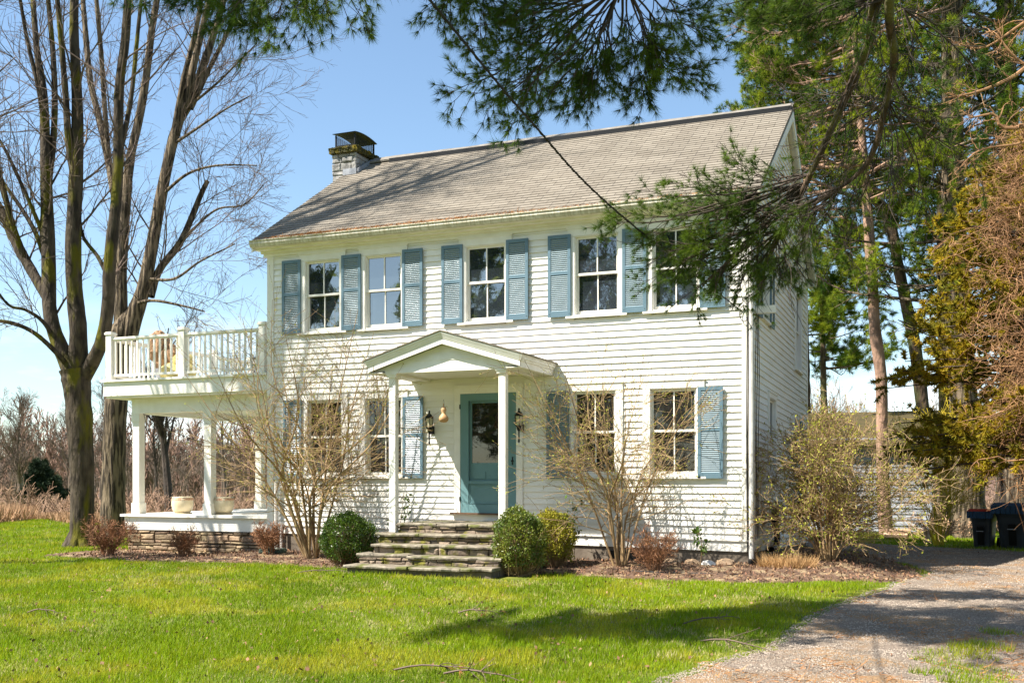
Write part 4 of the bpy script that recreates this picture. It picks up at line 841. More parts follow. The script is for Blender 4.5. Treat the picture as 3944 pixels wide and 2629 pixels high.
fallen(1010, 1545, 'broken twig with dry needles lying at the front edge of the lawn, lower centre', .75, 1, .3, True)
fallen(1110, 1560, 'long bare branch lying along the bottom edge of the lawn', .7, 2, -.05)
fallen(1100, 1415, 'small pine sprig with brown needles lying on the sunny lawn in front of the steps', .5, 3, .1, True)
fallen(745, 1318, 'thin dark twiggy branch lying on the grass in front of the left boxwood', .9, 4, .5)
fallen(1700, 1497, 'bare twig lying across the driveway edge', .9, 5, -.5)
fallen(1640, 1440, 'twig lying in the shaded grass near the driveway', .8, 6, .9)
fallen(100, 1418, 'pale curved twig on the lawn at far left', .45, 8, .15)

# ================================================================== SHRUBS
def shrub(name, lab, cat, base, W_, H, seed, n0=9, tilt=.5, stem=.022, mt=SHRB, buds=BUD, n1=7, n2=6, nb=3500, bs=.028, arch=-.02, grp=None, L1=.55, extra=None, r2=.0028, lean=(0, 0), n3=0, upb=.15, dome=.25, ang1=(.4, 1.0), rmin0=.25):
    g = R_(seed); bx, by = base; z = float(gz(bx, by)) - .03; t = thing(name, lab, cat, (bx, by, z), grp)
    a = np.linspace(0, 2 * PI, n0, endpoint=False) + g.uniform(-.3, .3, n0); Rr = W_ / 2 * g.uniform(rmin0, 1., n0); hh = H * g.uniform(.72, 1., n0) * (1 - dome * (Rr / (W_ / 2)) ** 2)
    P = []
    for k in range(n0):
        tgt = np.array([bx + lean[0] * hh[k] + Rr[k] * math.cos(a[k]), by + lean[1] * hh[k] + Rr[k] * math.sin(a[k]) * .8, z + hh[k]]); b0 = np.array([bx + .08 * math.cos(a[k]), by + .08 * math.sin(a[k]), z])
        m1 = b0 + (tgt - b0) * .33 + np.array([-.12 * Rr[k] * math.cos(a[k]), -.1 * Rr[k] * math.sin(a[k]), H * .05]) + g.normal(0, .05 * H / 2, 3) * [1, 1, .3]; m2 = b0 + (tgt - b0) * .68 + g.normal(0, .05 * H / 2, 3) * [1, 1, .4] 
        P.append(catmull([b0, m1, m2, tgt], 12))
    P = np.array(P); r = stem * g.uniform(.6, 1., n0)[:, None] * np.linspace(1, .16, 12)[None]; m = MB(); m.tubes(P, r, 7)
    Q, R1 = grow(P, r, n1, (L1 * H * .45, L1 * H), ang1, upb, .12, arch, 7, .55, .003, (.15, .9), rng=g); m.tubes(Q, R1, 5)
    S, R2 = grow(Q, R1, n2, (H * .10, H * .24), (.35, .9), .08, .14, 0, 5, .6, r2, (.1, 1.), rng=g); m.tubes(S, R2, 4)
    if n3: S3, R3 = grow(S, R2, n3, (H * .04, H * .10), (.4, 1.), .05, .2, 0, 4, .7, r2, (.2, 1.), rng=g, rmin=r2); m.tubes(S3, R3, 3)
    else: S3 = S
    m.build('stems', mt, t)
    if buds is not None:
        allp = np.concatenate([S.reshape(-1, 3), S3.reshape(-1, 3), Q[:, 3:].reshape(-1, 3)]); p = allp[g.integers(0, len(allp), nb)] + g.normal(0, .008, (nb, 3)); m = MB(); leaves(m, p, bs, g, D=np.array([0, 0, .5]), asp=.5); m.build('buds', buds, t)
    return t
shrub('budding_shrub', 'tall bare budding shrub with spreading stems at the porch end of the facade', 'shrub', (-7.65, -.95), 5.0, 5.0, 101, 15, stem=.030, n1=11, n2=8, nb=6500, bs=.03, grp='bare budding shrubs against the house', L1=.42, lean=(-.04, -.02), r2=.003, upb=.06, ang1=(.5, 1.2))
shrub('budding_shrub', 'tall bare budding shrub between the steps and the right corner of the house', 'shrub', (-1.95, -.78), 4.1, 4.0, 102, 12, stem=.025, n1=11, n2=8, nb=6500, bs=.028, grp='bare budding shrubs against the house', L1=.46, arch=-.03, r2=.0028, upb=.04, ang1=(.5, 1.2))
shrub('leafing_shrub', 'broad rounded shrub with yellow green buds beside the gable wall', 'shrub', (1.12, .72), 3.8, 2.75, 103, 34, stem=.019, n1=10, n2=7, nb=11000, bs=.045, L1=.46, n3=2, arch=-.04, r2=.0033, upb=.1, dome=.62, ang1=(.5, 1.2), rmin0=.1)
for k, (x, y, w, h, lab) in enumerate(((-12.15, -1.15, 1.35, .85, 'large mound of red brown twigs in front of the left end of the porch'), (-10.62, -.80, .85, .68, 'small red brown twiggy shrub in front of the middle of the porch'), (-8.72, -.72, .75, .72, 'red brown twiggy shrub at the left foot of the tall budding shrub'), (-1.32, -1.05, 1.0, .78, 'red brown twiggy shrub to the right of the centre budding shrub'))):
    shrub('twiggy_shrub', lab, 'shrub', (x, y), w, h, 110 + k, 46 if w > 1 else 30, stem=.008, mt=REDS, buds=REDS, n1=6, n2=5, nb=1600 if k else 4200, bs=.03, grp='red brown dormant shrubs in the bed', L1=.42, r2=.003)
# dried clump
g = R_(5); cx_, cy_ = .62, -.35; n = 900; a = g.uniform(0, 2 * PI, n); rr = np.sqrt(g.random(n)); P = np.stack([cx_ + .42 * rr * np.cos(a), cy_ + .22 * rr * np.sin(a), np.full(n, float(gz(cx_, cy_)))], -1); m = MB(); m.add(*tris_at(P, np.stack([.5 * np.cos(a) * rr, .5 * np.sin(a) * rr, np.ones(n)], -1), (.12, .3), .014, g, .3)); m.build('dried_grass_clump', STRAW, None, 'clump of cut straw coloured stalks by the downspout', 'dried grass', loc=(cx_, cy_, float(gz(cx_, cy_))))
# young leafy seedlings
def seedling(x, y, h, seed, lab, grp='small leafy seedlings by the foundation'):
    g = R_(seed); z = float(gz(x, y)); P = catmull([(x, y, z), (x + .03, y, z + h * .5), (x + g.normal(0, .05), y, z + h)], 8)[None]; r = np.linspace(.006, .003, 8)[None]; t = thing('seedling', lab, 'plant', (x, y, z), grp); m = MB(); m.tubes(P, r, 5); Q, R1 = grow(P, r, 9, (h * .25, h * .55), (.7, 1.3), .2, .1, 0, 5, .7, .002, (.3, 1), rng=g); m.tubes(Q, R1, 4); m.build('stem', SHRB, t); m = MB(); p = Q[:, 1:].reshape(-1, 3); p = p[g.integers(0, len(p), 110)]; leaves(m, p + g.normal(0, .01, p.shape), .075, g, D=np.array([0, 0, .3]), asp=.55); m.build('leaves', BOXW, t)
seedling(-2.85, -.45, .95, 1, 'leafy seedling between the golden boxwood and the centre budding shrub'); seedling(-.72, -.5, .62, 2, 'leafy seedling right of the red twiggy shrub by the house corner'); seedling(-6.2, -.35, 1.15, 3, 'leafy climber growing behind the left post of the door canopy')
# boxwoods
def boxwood(x, y, rx, ry, h, seed, lab, mt, n=15000, top=None):
    g = R_(seed); z = float(gz(x, y)); t = thing('boxwood', lab, 'shrub', (x, y, z), 'clipped boxwoods beside the steps')
    def pt(n, rlo):
        q = g.normal(size=(n, 3)); q = nrm(q); q[:, 2] = np.where(q[:, 2] < -.75, -q[:, 2], q[:, 2]); lum = 1 + .11 * np.sin(q[:, 0] * 7 + seed) * np.sin(q[:, 1] * 6 + 1) + .06 * np.sin(q[:, 2] * 8 + q[:, 0] * 5 + seed) + g.normal(0, .03, n) + (g.random(n) < .02) * g.uniform(0, .14, n)
        rr = g.uniform(rlo, 1., n) ** .6 * lum; e = np.abs(q[:, 2]) ; P = np.stack([x + rx * q[:, 0] * rr, y + ry * q[:, 1] * rr, z + h * .52 + h * .5 * q[:, 2] * rr], -1); return P, q
    P, q = pt(n, .55); m = MB(); leaves(m, P, .036, g, D=q * .6 + np.array([0, 0, .3]), asp=.62); m.build('leaves', mt, t)
    P, q = pt(260, .9); m = MB(); b = np.stack([x + g.normal(0, .05, 260), y + g.normal(0, .05, 260), np.full(260, z)], -1); mid = (b + P) / 2 + np.array([0, 0, -.05]) + q * .05; m.tubes(np.stack([b, mid, P], 1), np.tile([.008, .005, .002], (260, 1)), 4); m.build('stems', SHRB, t)
boxwood(-6.62, -1.42, .50, .45, .88, 1, 'round dark green boxwood left of the stone steps', BOXW)
boxwood(-3.22, -1.95, .43, .42, 1.02, 2, 'dark green boxwood overlapping the right end of the stone steps', BOXG, 15000)
boxwood(-3.02, -.98, .38, .34, .92, 3, 'golden tipped boxwood tucked behind the dark one right of the steps', mat('golden_leaves', (.36, .31, .03), (.22, .24, .025), 3, .45, island=.4, transl=.3, hueisl=.02), 12000)
# ================================================================== BIG BARE TREES AT LEFT
def limbtree(name, lab, limbs, d, bark, seed, tw, grp=None, extra=None, base=None, px=True, bumpy=.06, nside=12, rs=.9):
    """limbs traced as paths; twigs grown from them"""
    g = R_(seed); paths = [pxpath(l, d, 16) for l in limbs]; paths = [(P_, r_ * (rs if k_ else 1.)) for k_, (P_, r_) in enumerate(paths)]; p0 = paths[0][0][0] if base is None else np.array(base)
    t = thing(name, lab, 'tree', tuple(p0), grp); m = MB()
    for k, (P, r) in enumerate(paths):
        P2 = catmull(P, 34); r2 = np.interp(np.linspace(0, 1, 34), np.linspace(0, 1, 16), r) * (1 + bumpy * g.normal(0, 1, 34).clip(-1.5, 1.5) * .5); m.tubes(P2, r2, nside)
    m.build('trunk', bark, t, smooth=True)
    A = np.stack([p for p, r in paths]); Rr = np.stack([r for p, r in paths]); A, Rr = A[tw.get('skip', 1):], Rr[tw.get('skip', 1):]
    m = MB(); Q, R1 = grow(A, Rr, tw['n1'], tw['L1'], (.5, 1.1), tw.get('up', .3), .10, .03, 9, .22, .006, (tw.get('t0', .15), 1.), rng=g, lw=.3); R1 = np.minimum(R1, tw.get('rmax', .035) * np.linspace(1, .15, 9)); m.tubes(Q, R1, 5)
    S, R2 = grow(Q, R1, tw['n2'], tw['L2'], (.4, .9), .1, .13, .01, 6, .55, .004, (.15, 1.), rng=g, rmin=.004); m.tubes(S, R2, 4)
    U, R3 = grow(S, R2, tw['n3'], tw['L3'], (.4, .9), .06, .15, 0, 4, .6, .003, (.1, 1.), rng=g, rmin=.003); m.tubes(U, R3, 3)
    m.build('twigs', TWIG, t)
    return t
L1 = [
 [(184, 1275, 30, 0), (188, 1215, 27), (189, 1100, 27), (184, 1000, 29), (178, 900, 31), (172, 850, 34)],
 [(172, 870, 24), (140, 800, 20), (115, 720, 18), (112, 600, 18, .2), (108, 480, 16, .3), (104, 350, 13, .4), (100, 220, 11, .6), (84, 110, 8, .7), (72, -60, 6, .9)],
 [(178, 860, 26), (180, 760, 22, -.2), (172, 680, 21, -.2), (168, 560, 20, -.3), (174, 420, 18, -.3), (178, 300, 15, -.3), (176, 200, 13, -.4), (170, 80, 12, -.4), (172, -60, 10, -.4)],
 [(172, 420, 9, -.3), (158, 330, 9, -.4), (150, 210, 8, -.5), (140, 90, 7, -.6), (128, -40, 6, -.7)],
 [(190, 870, 20), (232, 790, 17, -.3), (248, 700, 16, -.4), (252, 600, 16, -.5), (268, 450, 14, -.6), (272, 330, 13, -.6), (274, 200, 12, -.7), (288, 90, 11, -.8), (296, -50, 9, -.9)],
 [(118, 700, 13), (60, 600, 13, .3), (28, 540, 12, .5), (0, 480, 11, .6), (-60, 380, 9, .8), (-110, 200, 7, 1)],
 [(60, 600, 9, .3), (30, 520, 8, .1), (4, 420, 7, .0), (-30, 300, 6, -.2)],
 [(112, 620, 8, .2), (84, 540, 6, .4), (50, 480, 5, .5), (0, 410, 4, .7)],
 [(108, 560, 6, .3), (70, 470, 5, .1), (20, 360, 4, 0), (-20, 290, 3, 0)],
 [(165, 850, 8), (120, 800, 6.5, -.4), (72, 760, 5.5, -.7), (20, 740, 5, -1), (-40, 735, 4, -1.2)],
 [(130, 790, 6), (100, 740, 5, -.3), (60, 712, 4, -.6), (20, 700, 3.4, -.8), (-20, 650, 3, -1)],
 [(104, 300, 8, .4), (88, 200, 6, .2), (62, 90, 5, .1), (40, -40, 4, 0)],
 [(250, 640, 6, -.4), (225, 590, 5, -.3), (190, 540, 4, -.1), (182, 470, 3, 0)],
 [(110, 430, 9, .4), (124, 300, 8, .6), (124, 160, 7, .8), (108, -30, 6, 1)],
 [(270, 380, 7, -.6), (300, 230, 6, -.4), (318, 60, 5, -.2), (330, -50, 4, 0)],
]
tr1 = limbtree('bare_maple', 'mossy multi stemmed bare tree standing on the lawn left of the porch', L1, 23.6, MAPLE, 1, dict(n1=8, L1=(1.2, 3.2), n2=8, L2=(.5, 1.3), n3=3, L3=(.2, .55), up=.15, t0=.1, rmax=.03), 'large bare trees left of the house')
m = MB(); g = R_(3); b = np.array(tr1.location)
P = []
for k in range(7):
    a = k * .9 + .4; P.append(catmull([b + (0, 0, .55), b + (.30 * math.cos(a), .3 * math.sin(a), .12), b + (.55 * math.cos(a), .55 * math.sin(a), -.08)], 6))
m.tubes(np.array(P), np.tile(np.linspace(.2, .07, 6), (7, 1)), 8); m.build('root_flare', MAPLE, tr1, smooth=True)
L2 = [
 [(258, 1260, 30, 0), (260, 1150, 27), (263, 1000, 26), (268, 900, 26), (272, 800, 27), (285, 745, 24), (298, 715, 10)],
 [(278, 760, 22), (278, 640, 17), (282, 560, 16), (290, 450, 15), (300, 360, 13), (322, 260, 12), (338, 160, 11), (350, 60, 10), (372, -60, 8)],
 [(276, 830, 30), (305, 735, 27), (330, 660, 20), (350, 560, 18), (372, 440, 17), (396, 330, 15), (425, 230, 13), (452, 120, 10), (476, 20, 9), (500, -60, 8)],
 [(376, 430, 14, .0), (398, 310, 12, .4), (438, 230, 13, .4), (474, 130, 11, .5), (506, 30, 9, .6), (530, -60, 7, .8)],
 [(345, 680, 13, 0), (366, 620, 11, .2), (412, 560, 10, .3), (440, 500, 9, .4), (460, 450, 8, .5), (477, 415, 6.5, .5)],
 [(275, 520, 11, 0), (250, 380, 10, .3), (230, 280, 9, .5), (208, 190, 9, .7), (196, 70, 8, .9), (186, -60, 6, 1)],
 [(250, 370, 8, .3), (240, 240, 7, .1), (232, 120, 7, -.1), (218, -40, 6, -.3)],
 [(395, 330, 9, 0), (420, 190, 8, -.2), (452, 60, 7, -.4), (470, -50, 5, -.6)],
 [(438, 250, 8, .4), (480, 160, 7, .6), (520, 80, 6, .8), (560, -20, 5, 1)],
 [(400, 570, 5, .3), (450, 520, 3.5, .0), (500, 480, 3, -.2), (560, 470, 2.4, -.3), (605, 425, 1.6, -.4)],
 [(300, 700, 6, 0), (350, 690, 4.5, -.4), (410, 700, 3.5, -.6), (470, 715, 2, -.8)],
 [(335, 640, 5, 0), (400, 640, 4, -.5), (460, 600, 3, -.7), (540, 560, 1.8, -.8)],
 [(370, 450, 5, 0), (430, 400, 4, -.5), (500, 380, 3, -.6), (590, 380, 1.8, -.7)],
 [(400, 330, 5, 0), (460, 290, 3.6, -.5), (520, 250, 2.6, -.6), (575, 220, 1.6, -.7)],
 [(440, 240, 4, .4), (500, 190, 3.4, .2), (550, 140, 2.6, .1), (590, 100, 1.6, 0)],
]
tr2 = limbtree('bare_maple', 'lichen spotted bare tree rising directly behind the porch end', L2, 27.5, FURROW, 2, dict(n1=9, L1=(1.3, 3.4), n2=9, L2=(.5, 1.4), n3=4, L3=(.2, .6), up=.1, t0=.05, rmax=.025), 'large bare trees left of the house', rs=.78)
# an unseen-side neighbour that shades the left lawn and the roof
def bare_tree(x, y, H, seed, name='bare_tree', lab='', n0=7, mt=MIDW, grp=None, r0=.16, spread=.45, n1=7, n2=6, n3=3, thick=1., one=None, z=None):
    g = R_(seed); z = float(gz(x, y)) if z is None else z; tp = catmull([(x, y, z - .2), (x + g.normal(0, .02) * H, y, z + H * .3), (x + g.normal(0, .03) * H, y + g.normal(0, .03) * H, z + H * .62), (x + g.normal(0, .04) * H, y, z + H)], 12)[None]; r = r0 * np.linspace(1, .12, 12)[None]
    A, Ra = grow(tp, r, n0, (H * .35, H * .55), (.35, .85), .35, .06, .05, 9, .6, .012 * thick, (.28, .9), rng=g)
    B, Rb = grow(A, Ra, n1, (H * .14, H * .3), (.4, .8), .2, .1, .02, 6, .55, .008 * thick, (.15, 1.), rng=g, rmin=.006 * thick); C, Rc = grow(B, Rb, n2, (H * .07, H * .14), (.4, .8), .1, .12, 0, 5, .6, .006 * thick, (.1, 1.), rng=g, rmin=.005 * thick)
    m = one or MB(); m.tubes(tp, r, 8); m.tubes(A, Ra, 5); m.tubes(B, Rb, 4); m.tubes(C, Rc, 3)
    if n3: E_, Re = grow(C, Rc, n3, (H * .03, H * .07), (.4, .8), .05, .15, 0, 3, .7, .005 * thick, (.1, 1.), rng=g, rmin=.004 * thick); m.tubes(E_, Re, 3)
    if one is None: return m.build(name, mt, None, lab, 'tree', grp, loc=(x, y, z))
def foliage_tree(x, y, H, seed, name, lab, mt, bark, rmax=2., zlow=.1, n=60, nn=16, nl=(.18, .3), nw=.04, grp=None, shape=.9):
    g = R_(seed); z = float(gz(x, y)); t = thing(name, lab, 'tree', (x, y, z), grp); P = np.array([[(x, y, z - .1), (x, y, z + H * .5), (x, y, z + H * .98)]]); r = np.array([[.05 * H / 3, .035 * H / 3, .01]]); m = MB(); m.tubes(P, r, 7)
    A = []; 
    for k in range(n):
        h = zlow + (1 - zlow) * g.random() ** 1.1; L_ = rmax * (1 - h) ** shape * g.uniform(.65, 1.1) + .15; a = g.uniform(0, 2 * PI); b = np.array([x, y, z + H * h * .97]); e = b + np.array([L_ * math.cos(a), L_ * math.sin(a), L_ * .35]); A.append([b, (b + e) / 2 - (0, 0, L_ * .06), e])
    A = np.array(A); Ra = np.tile([.02, .012, .006], (n, 1)) * H / 5; m.tubes(A, Ra, 4); m.build('trunk', bark, t); Q, Rq = grow(A, Ra, 16, (rmax * .12, rmax * .35), (.4, 1.1), .1, .15, 0, 4, .6, .004, (.15, 1.), rng=g)
    m = MB(); p = Q[:, 1:].reshape(-1, 3); dd = nrm(np.repeat(Q[:, -1] - Q[:, 0], 3, 0)); tufts(m, p, dd, nn, nl, nw, g, .8); m.build('crown', mt, t); return t

# ================================================================== MIDDLE AND FAR BACKGROUND
def wpt(px_, d): q = CAM + ray(px_, HY / K) * d; return float(q[0]), float(q[1])
x, y = wpt(48, 75); bare_tree(x, y, 7.4, 5, lab='bare rounded tree standing alone beyond the field at far left', n0=14, r0=.2, thick=1.5, n1=8, n2=6, n3=3, grp='bare trees beyond the lawn')
x, y = wpt(-30, 60); bare_tree(x, y, 4.8, 6, lab='grey bare tree cut by the left edge of the picture', n0=10, r0=.14, thick=1.3, grp='bare trees beyond the lawn')
x, y = wpt(392, 52); bare_tree(x, y, 9.3, 8, lab='dark bare tree seen through the porch between its first two posts', n0=13, r0=.24, thick=1.1, n1=7, n2=5, mt=DARKB, grp='bare trees beyond the lawn')
x, y = wpt(362, 58); bare_tree(x, y, 7.5, 9, lab='slim bare tree seen through the porch next to its corner post', n0=8, r0=.1, thick=1.1, grp='bare trees beyond the lawn', mt=DARKB)
x, y = wpt(520, 62); bare_tree(x, y, 8.0, 10, lab='bare tree seen through the porch between middle post and house', n0=10, r0=.13, thick=1.2, grp='bare trees beyond the lawn')
x, y = wpt(232, 70); bare_tree(x, y, 7.5, 11, lab='bare tree in the gap between the two large trunks', n0=10, r0=.12, thick=1.3, grp='bare trees beyond the lawn')
x, y = wpt(160, 95); bare_tree(x, y, 9, 12, lab='bare tree rising above the woods just left of the mossy trunk', n0=10, r0=.16, thick=1.8, grp='bare trees beyond the lawn')
x, y = wpt(92, 62); foliage_tree(x, y, 3.1, 3, 'dark_cedar', 'dark evergreen cedar beyond the field at left', DKCED, DARKB, 1.5, .05, 70, 10, (.15, .3), .06)
x, y = wpt(122, 64); foliage_tree(x, y, 2.2, 4, 'dark_cedar', 'low dark evergreen spreading right of the taller cedar', DKCED, DARKB, 1.3, .05, 46, 10, (.15, .3), .06)
g = R_(77); m = MB()
for k in range(620):
    dd = g.uniform(150, 290); px_ = g.uniform(-300, 2750) if k % 3 else g.uniform(-100, 700); x, y = wpt(px_, dd); z = float(gz(x, y)) + (9 * sst(235, 330, y)); H = g.uniform(9, 15.5)
    tp = np.array([[(x, y, z), (x + g.normal(0, .3), y, z + H * .5), (x + g.normal(0, .5), y, z + H)]]); r = np.array([[.26, .16, .05]]); m.tubes(tp, r, 4); A, Ra = grow(tp, r, 16, (H * .2, H * .42), (.3, .7), .35, .08, .04, 4, .5, .06, (.15, 1.), rng=g, rmin=.06); m.tubes(A, Ra, 3)
    B, Rb = grow(A, Ra, 5, (H * .08, H * .16), (.3, .8), .2, .1, 0, 3, .7, .05, (.2, 1), rng=g, rmin=.05); m.tubes(B, Rb, 3)
m.build('far_woods', FARW, kind='stuff')
m = MB()
for k in range(96):
    dd = g.uniform(75, 130); px_ = g.uniform(-100, 700) if k % 3 else g.uniform(1820, 2500); x, y = wpt(px_, dd); H = g.uniform(3.4, 6.2) * (1.7 if px_ > 1000 else 1)
    bare_tree(x, y, H, 500 + k, n0=8, r0=.09, thick=1.8, n1=5, n2=4, n3=0, one=m)
m.build('woodland_edge', MIDW, kind='stuff')
# brush and tall dry grass at the edge of the field
m = MB(); 
for k in range(150):
    dd = g.uniform(44, 72); px_ = g.uniform(-60, 680) if k < 120 else g.uniform(2150, 2450); x, y = wpt(px_, dd); z = float(gz(x, y)); n = 10; a = g.uniform(0, 6.28, n); H = g.uniform(.6, 1.5) * (1.15 if px_ < 60 else .85)
    b = np.stack([x + g.normal(0, .4, n), y + g.normal(0, .4, n), np.full(n, z)], -1); e = b + np.stack([np.cos(a) * H * .6, np.sin(a) * H * .6, np.full(n, H) * g.uniform(.6, 1.1, n)], -1); P = np.stack([b, (b * .5 + e * .5) + (0, 0, .12 * H), e], 1); r = np.tile([.022, .016, .009], (n, 1)); m.tubes(P, r, 3)
    Q, Rq = grow(P, r, 8, (H * .2, H * .5), (.4, 1.), .1, .15, -.02, 4, .7, .009, (.2, 1), rng=g, rmin=.008); m.tubes(Q, Rq, 3)
m.build('brush', BRUSHM, kind='stuff')
n = 26000; px_ = g.uniform(-80, 640, n); dd = g.uniform(37.5, 50, n) + 2. * np.sin(px_ / 40) + np.where(px_ < 60, -1.5, 0); q = CAM + ray(px_, np.full(n, HY / K)) * dd[:, None]; P = np.stack([q[:, 0], q[:, 1], gz(q[:, 0], q[:, 1])], -1); hg = np.where(px_ < 75, 1.3, .55); m = MB()
for lo, hi, sel in ((.3, .75, px_ < 80), (.12, .35, px_ >= 80)): m.add(*tris_at(P[sel], np.tile([.1, 0, 1.], (sel.sum(), 1)), (lo, hi), .04, g, .22))
m.build('tall_dry_grass', TANG, kind='stuff')
n = 9000; px_ = g.uniform(2130, 2450, n); dd = g.uniform(30, 46, n); q = CAM + ray(px_, np.full(n, HY / K)) * dd[:, None]; P = np.stack([q[:, 0], q[:, 1], gz(q[:, 0], q[:, 1])], -1); m = MB(); m.add(*tris_at(P, np.tile([.1, 0, 1.], (n, 1)), (.2, .7), .03, g, .3)); m.build('tall_dry_grass', TANG, kind='stuff')

# ================================================================== PINES BEHIND AND RIGHT
def pine(name, lab, trunk, d, bark, seed, zlo, ztop, rlow, rtop, nwh=26, nbr=5, nn=24, mt=NEEDF, grp='tall pines behind the house', dead=0, nl=(.11, .18), nw=.013, nsub=10, dirs=None, side=None):
    g = R_(seed); P, r = pxpath(trunk, d, 24); t = thing(name, lab, 'tree', tuple(P[0]), grp); m = MB(); m.tubes(catmull(P, 60), np.interp(np.linspace(0, 1, 60), np.linspace(0, 1, 24), r) * (1 + g.normal(0, .03, 60)), 12); m.build('trunk', bark, t, smooth=True)
    zs = np.linspace(0, 1, nwh) ; br = []; rr = []
    for k, s in enumerate(zs):
        z = zlo + (ztop - zlo) * s; i = int(np.argmin(np.abs(P[:, 2] - z))); c = P[i] + (0, 0, z - P[i][2])
        for q in range(nbr):
            a = g.uniform(0, 2 * PI) if side is None or g.random() < .45 else side + g.normal(0, .5); L_ = (rlow + (rtop - rlow) * s) * g.uniform(.55, 1.1); dr_ = np.array([math.cos(a), math.sin(a), 0]); sl_ = g.uniform(-.12, .25); c2 = c + (0, 0, g.normal(0, .15))
            br.append(catmull([c2, c2 + dr_ * L_ * .4 + (0, 0, L_ * .4 * sl_ - .1), c2 + dr_ * L_ * .75 + (0, 0, L_ * .75 * sl_ - .05) + g.normal(0, .1, 3), c2 + dr_ * L_ + (0, 0, L_ * (sl_ + .12))], 9)); rr.append(np.linspace(.055, .012, 9) * L_ / 4)
    A, Ra = np.array(br), np.array(rr); B, Rb = grow(A, Ra, nsub, (.5, 1.3), (.5, 1.), .12, .1, .02, 5, .5, .006, (.3, 1.), rng=g, rmin=.006); C, Rc = grow(B, Rb, 4, (.2, .5), (.4, .9), .18, .1, .03, 4, .6, .005, (.3, 1.), rng=g, rmin=.005)
    m = MB(); m.tubes(A, Ra, 5); m.tubes(B, Rb, 4); m.tubes(C, Rc, 3); m.build('branches', bark, t)
    Pp = np.concatenate([C[:, -1], C[:, 2], B[:, -1], A[:, -1]]); Dd = np.concatenate([nrm(C[:, -1] - C[:, -2]), nrm(C[:, 2] - C[:, 1]), nrm(B[:, -1] - B[:, -2]), nrm(A[:, -1] - A[:, -2])]); m = MB(); tufts(m, Pp, Dd, nn, nl, nw, g, .75); m.build('crown', mt, t)
    return t
pine('pine_tree', 'tall pine with a bare reddish trunk between the house and the cedar', [(2038, 1250, 17), (2030, 1150, 15), (2026, 1000, 13), (2024, 870, 13), (2010, 760, 13), (2004, 650, 12), (1998, 560, 12), (1988, 420, 10), (1975, 250, 8), (1960, 60, 6), (1950, -250, 4)], 28.2, REDPB, 1, 8.6, 18, 4.2, 2.2, 18, 5, side=2.6)
pine('pine_tree', 'pine with a leaning dark trunk crossing behind the reddish one', [(2140, 1250, 17), (2125, 1000, 15), (2105, 820, 14), (2088, 730, 13), (2065, 620, 12), (2040, 500, 12), (1990, 430, 10), (1965, 330, 8), (1950, 100, 6), (1945, -150, 4)], 33, PINEB, 2, 8.6, 19, 3.6, 2.4, 20, 5)
pine('pine_tree', 'massive dark pine behind the vine covered cedar', [(2230, 1245, 42), (2222, 1120, 36), (2212, 900, 31), (2196, 640, 27), (2188, 400, 25), (2186, 200, 24), (2186, 0, 23), (2180, -250, 18), (2175, -500, 9)], 27.2, FURROW, 3, 5.6, 20, 4.0, 4.0, 24, 5, dirs=None)
pine('pine_tree', 'pine whose sunlit crown rises over the right end of the roof', [(1850, 1250, 17), (1846, 900, 15), (1840, 600, 12), (1834, 300, 9), (1828, 80, 5)], 35, PINEB, 4, 10.5, 17.2, 2.9, 1.3, 17, 5)
pine('pine_tree', 'dark pine at the right edge of the picture behind the others', [(2330, 1250, 30), (2325, 900, 26), (2318, 500, 22), (2312, 100, 20), (2300, -250, 15)], 30.5, DARKB, 5, 6.0, 18, 3.8, 3.8, 22, 5)
pine('pine_tree', 'low distant pine showing beside the back corner of the house', [(1895, 1240, 9), (1893, 1000, 8), (1890, 800, 6), (1885, 660, 4)], 46, PINEB, 6, 6.2, 11.6, 3.2, 1.2, 13, 5, nl=(.16, .28), nw=.018)
# trunks that stand under the cedar
def trunk_only(name, lab, pts, d, bark, seed, top=None):
    P, r = pxpath(pts, d, 20); g = R_(seed); t = thing(name, lab, 'tree', tuple(P[0]), 'thick trunks behind the driveway'); m = MB(); m.tubes(catmull(P, 50), np.interp(np.linspace(0, 1, 50), np.linspace(0, 1, 20), r) * (1 + g.normal(0, .03, 50)), 16); m.build('trunk', bark, t, smooth=True)
    A, Ra = grow(P[None, 8:], r[None, 8:], 9, (2, 4), (.6, 1.), .3, .08, .03, 8, .3, .02, (.3, 1), rng=g); B, Rb = grow(A, Ra, 8, (.7, 1.8), (.4, .8), .1, .12, 0, 6, .5, .008, (.2, 1), rng=g); m = MB(); m.tubes(A, Ra, 6); m.tubes(B, Rb, 4); m.build('branches', bark, t)
trunk_only('tree', 'smooth leaning trunk just right of the shed corner', [(2160, 1250, 27), (2160, 1200, 24), (2168, 1130, 17), (2172, 1050, 15), (2170, 900, 14), (2165, 700, 12), (2160, 400, 9)], 28.3, MAPLE, 7)
trunk_only('tree', 'broad furrowed trunk at the right edge behind the large bin', [(2338, 1250, 30), (2334, 1170, 25), (2330, 1050, 24), (2335, 800, 22), (2345, 400, 18)], 25.5, FURROW, 8)

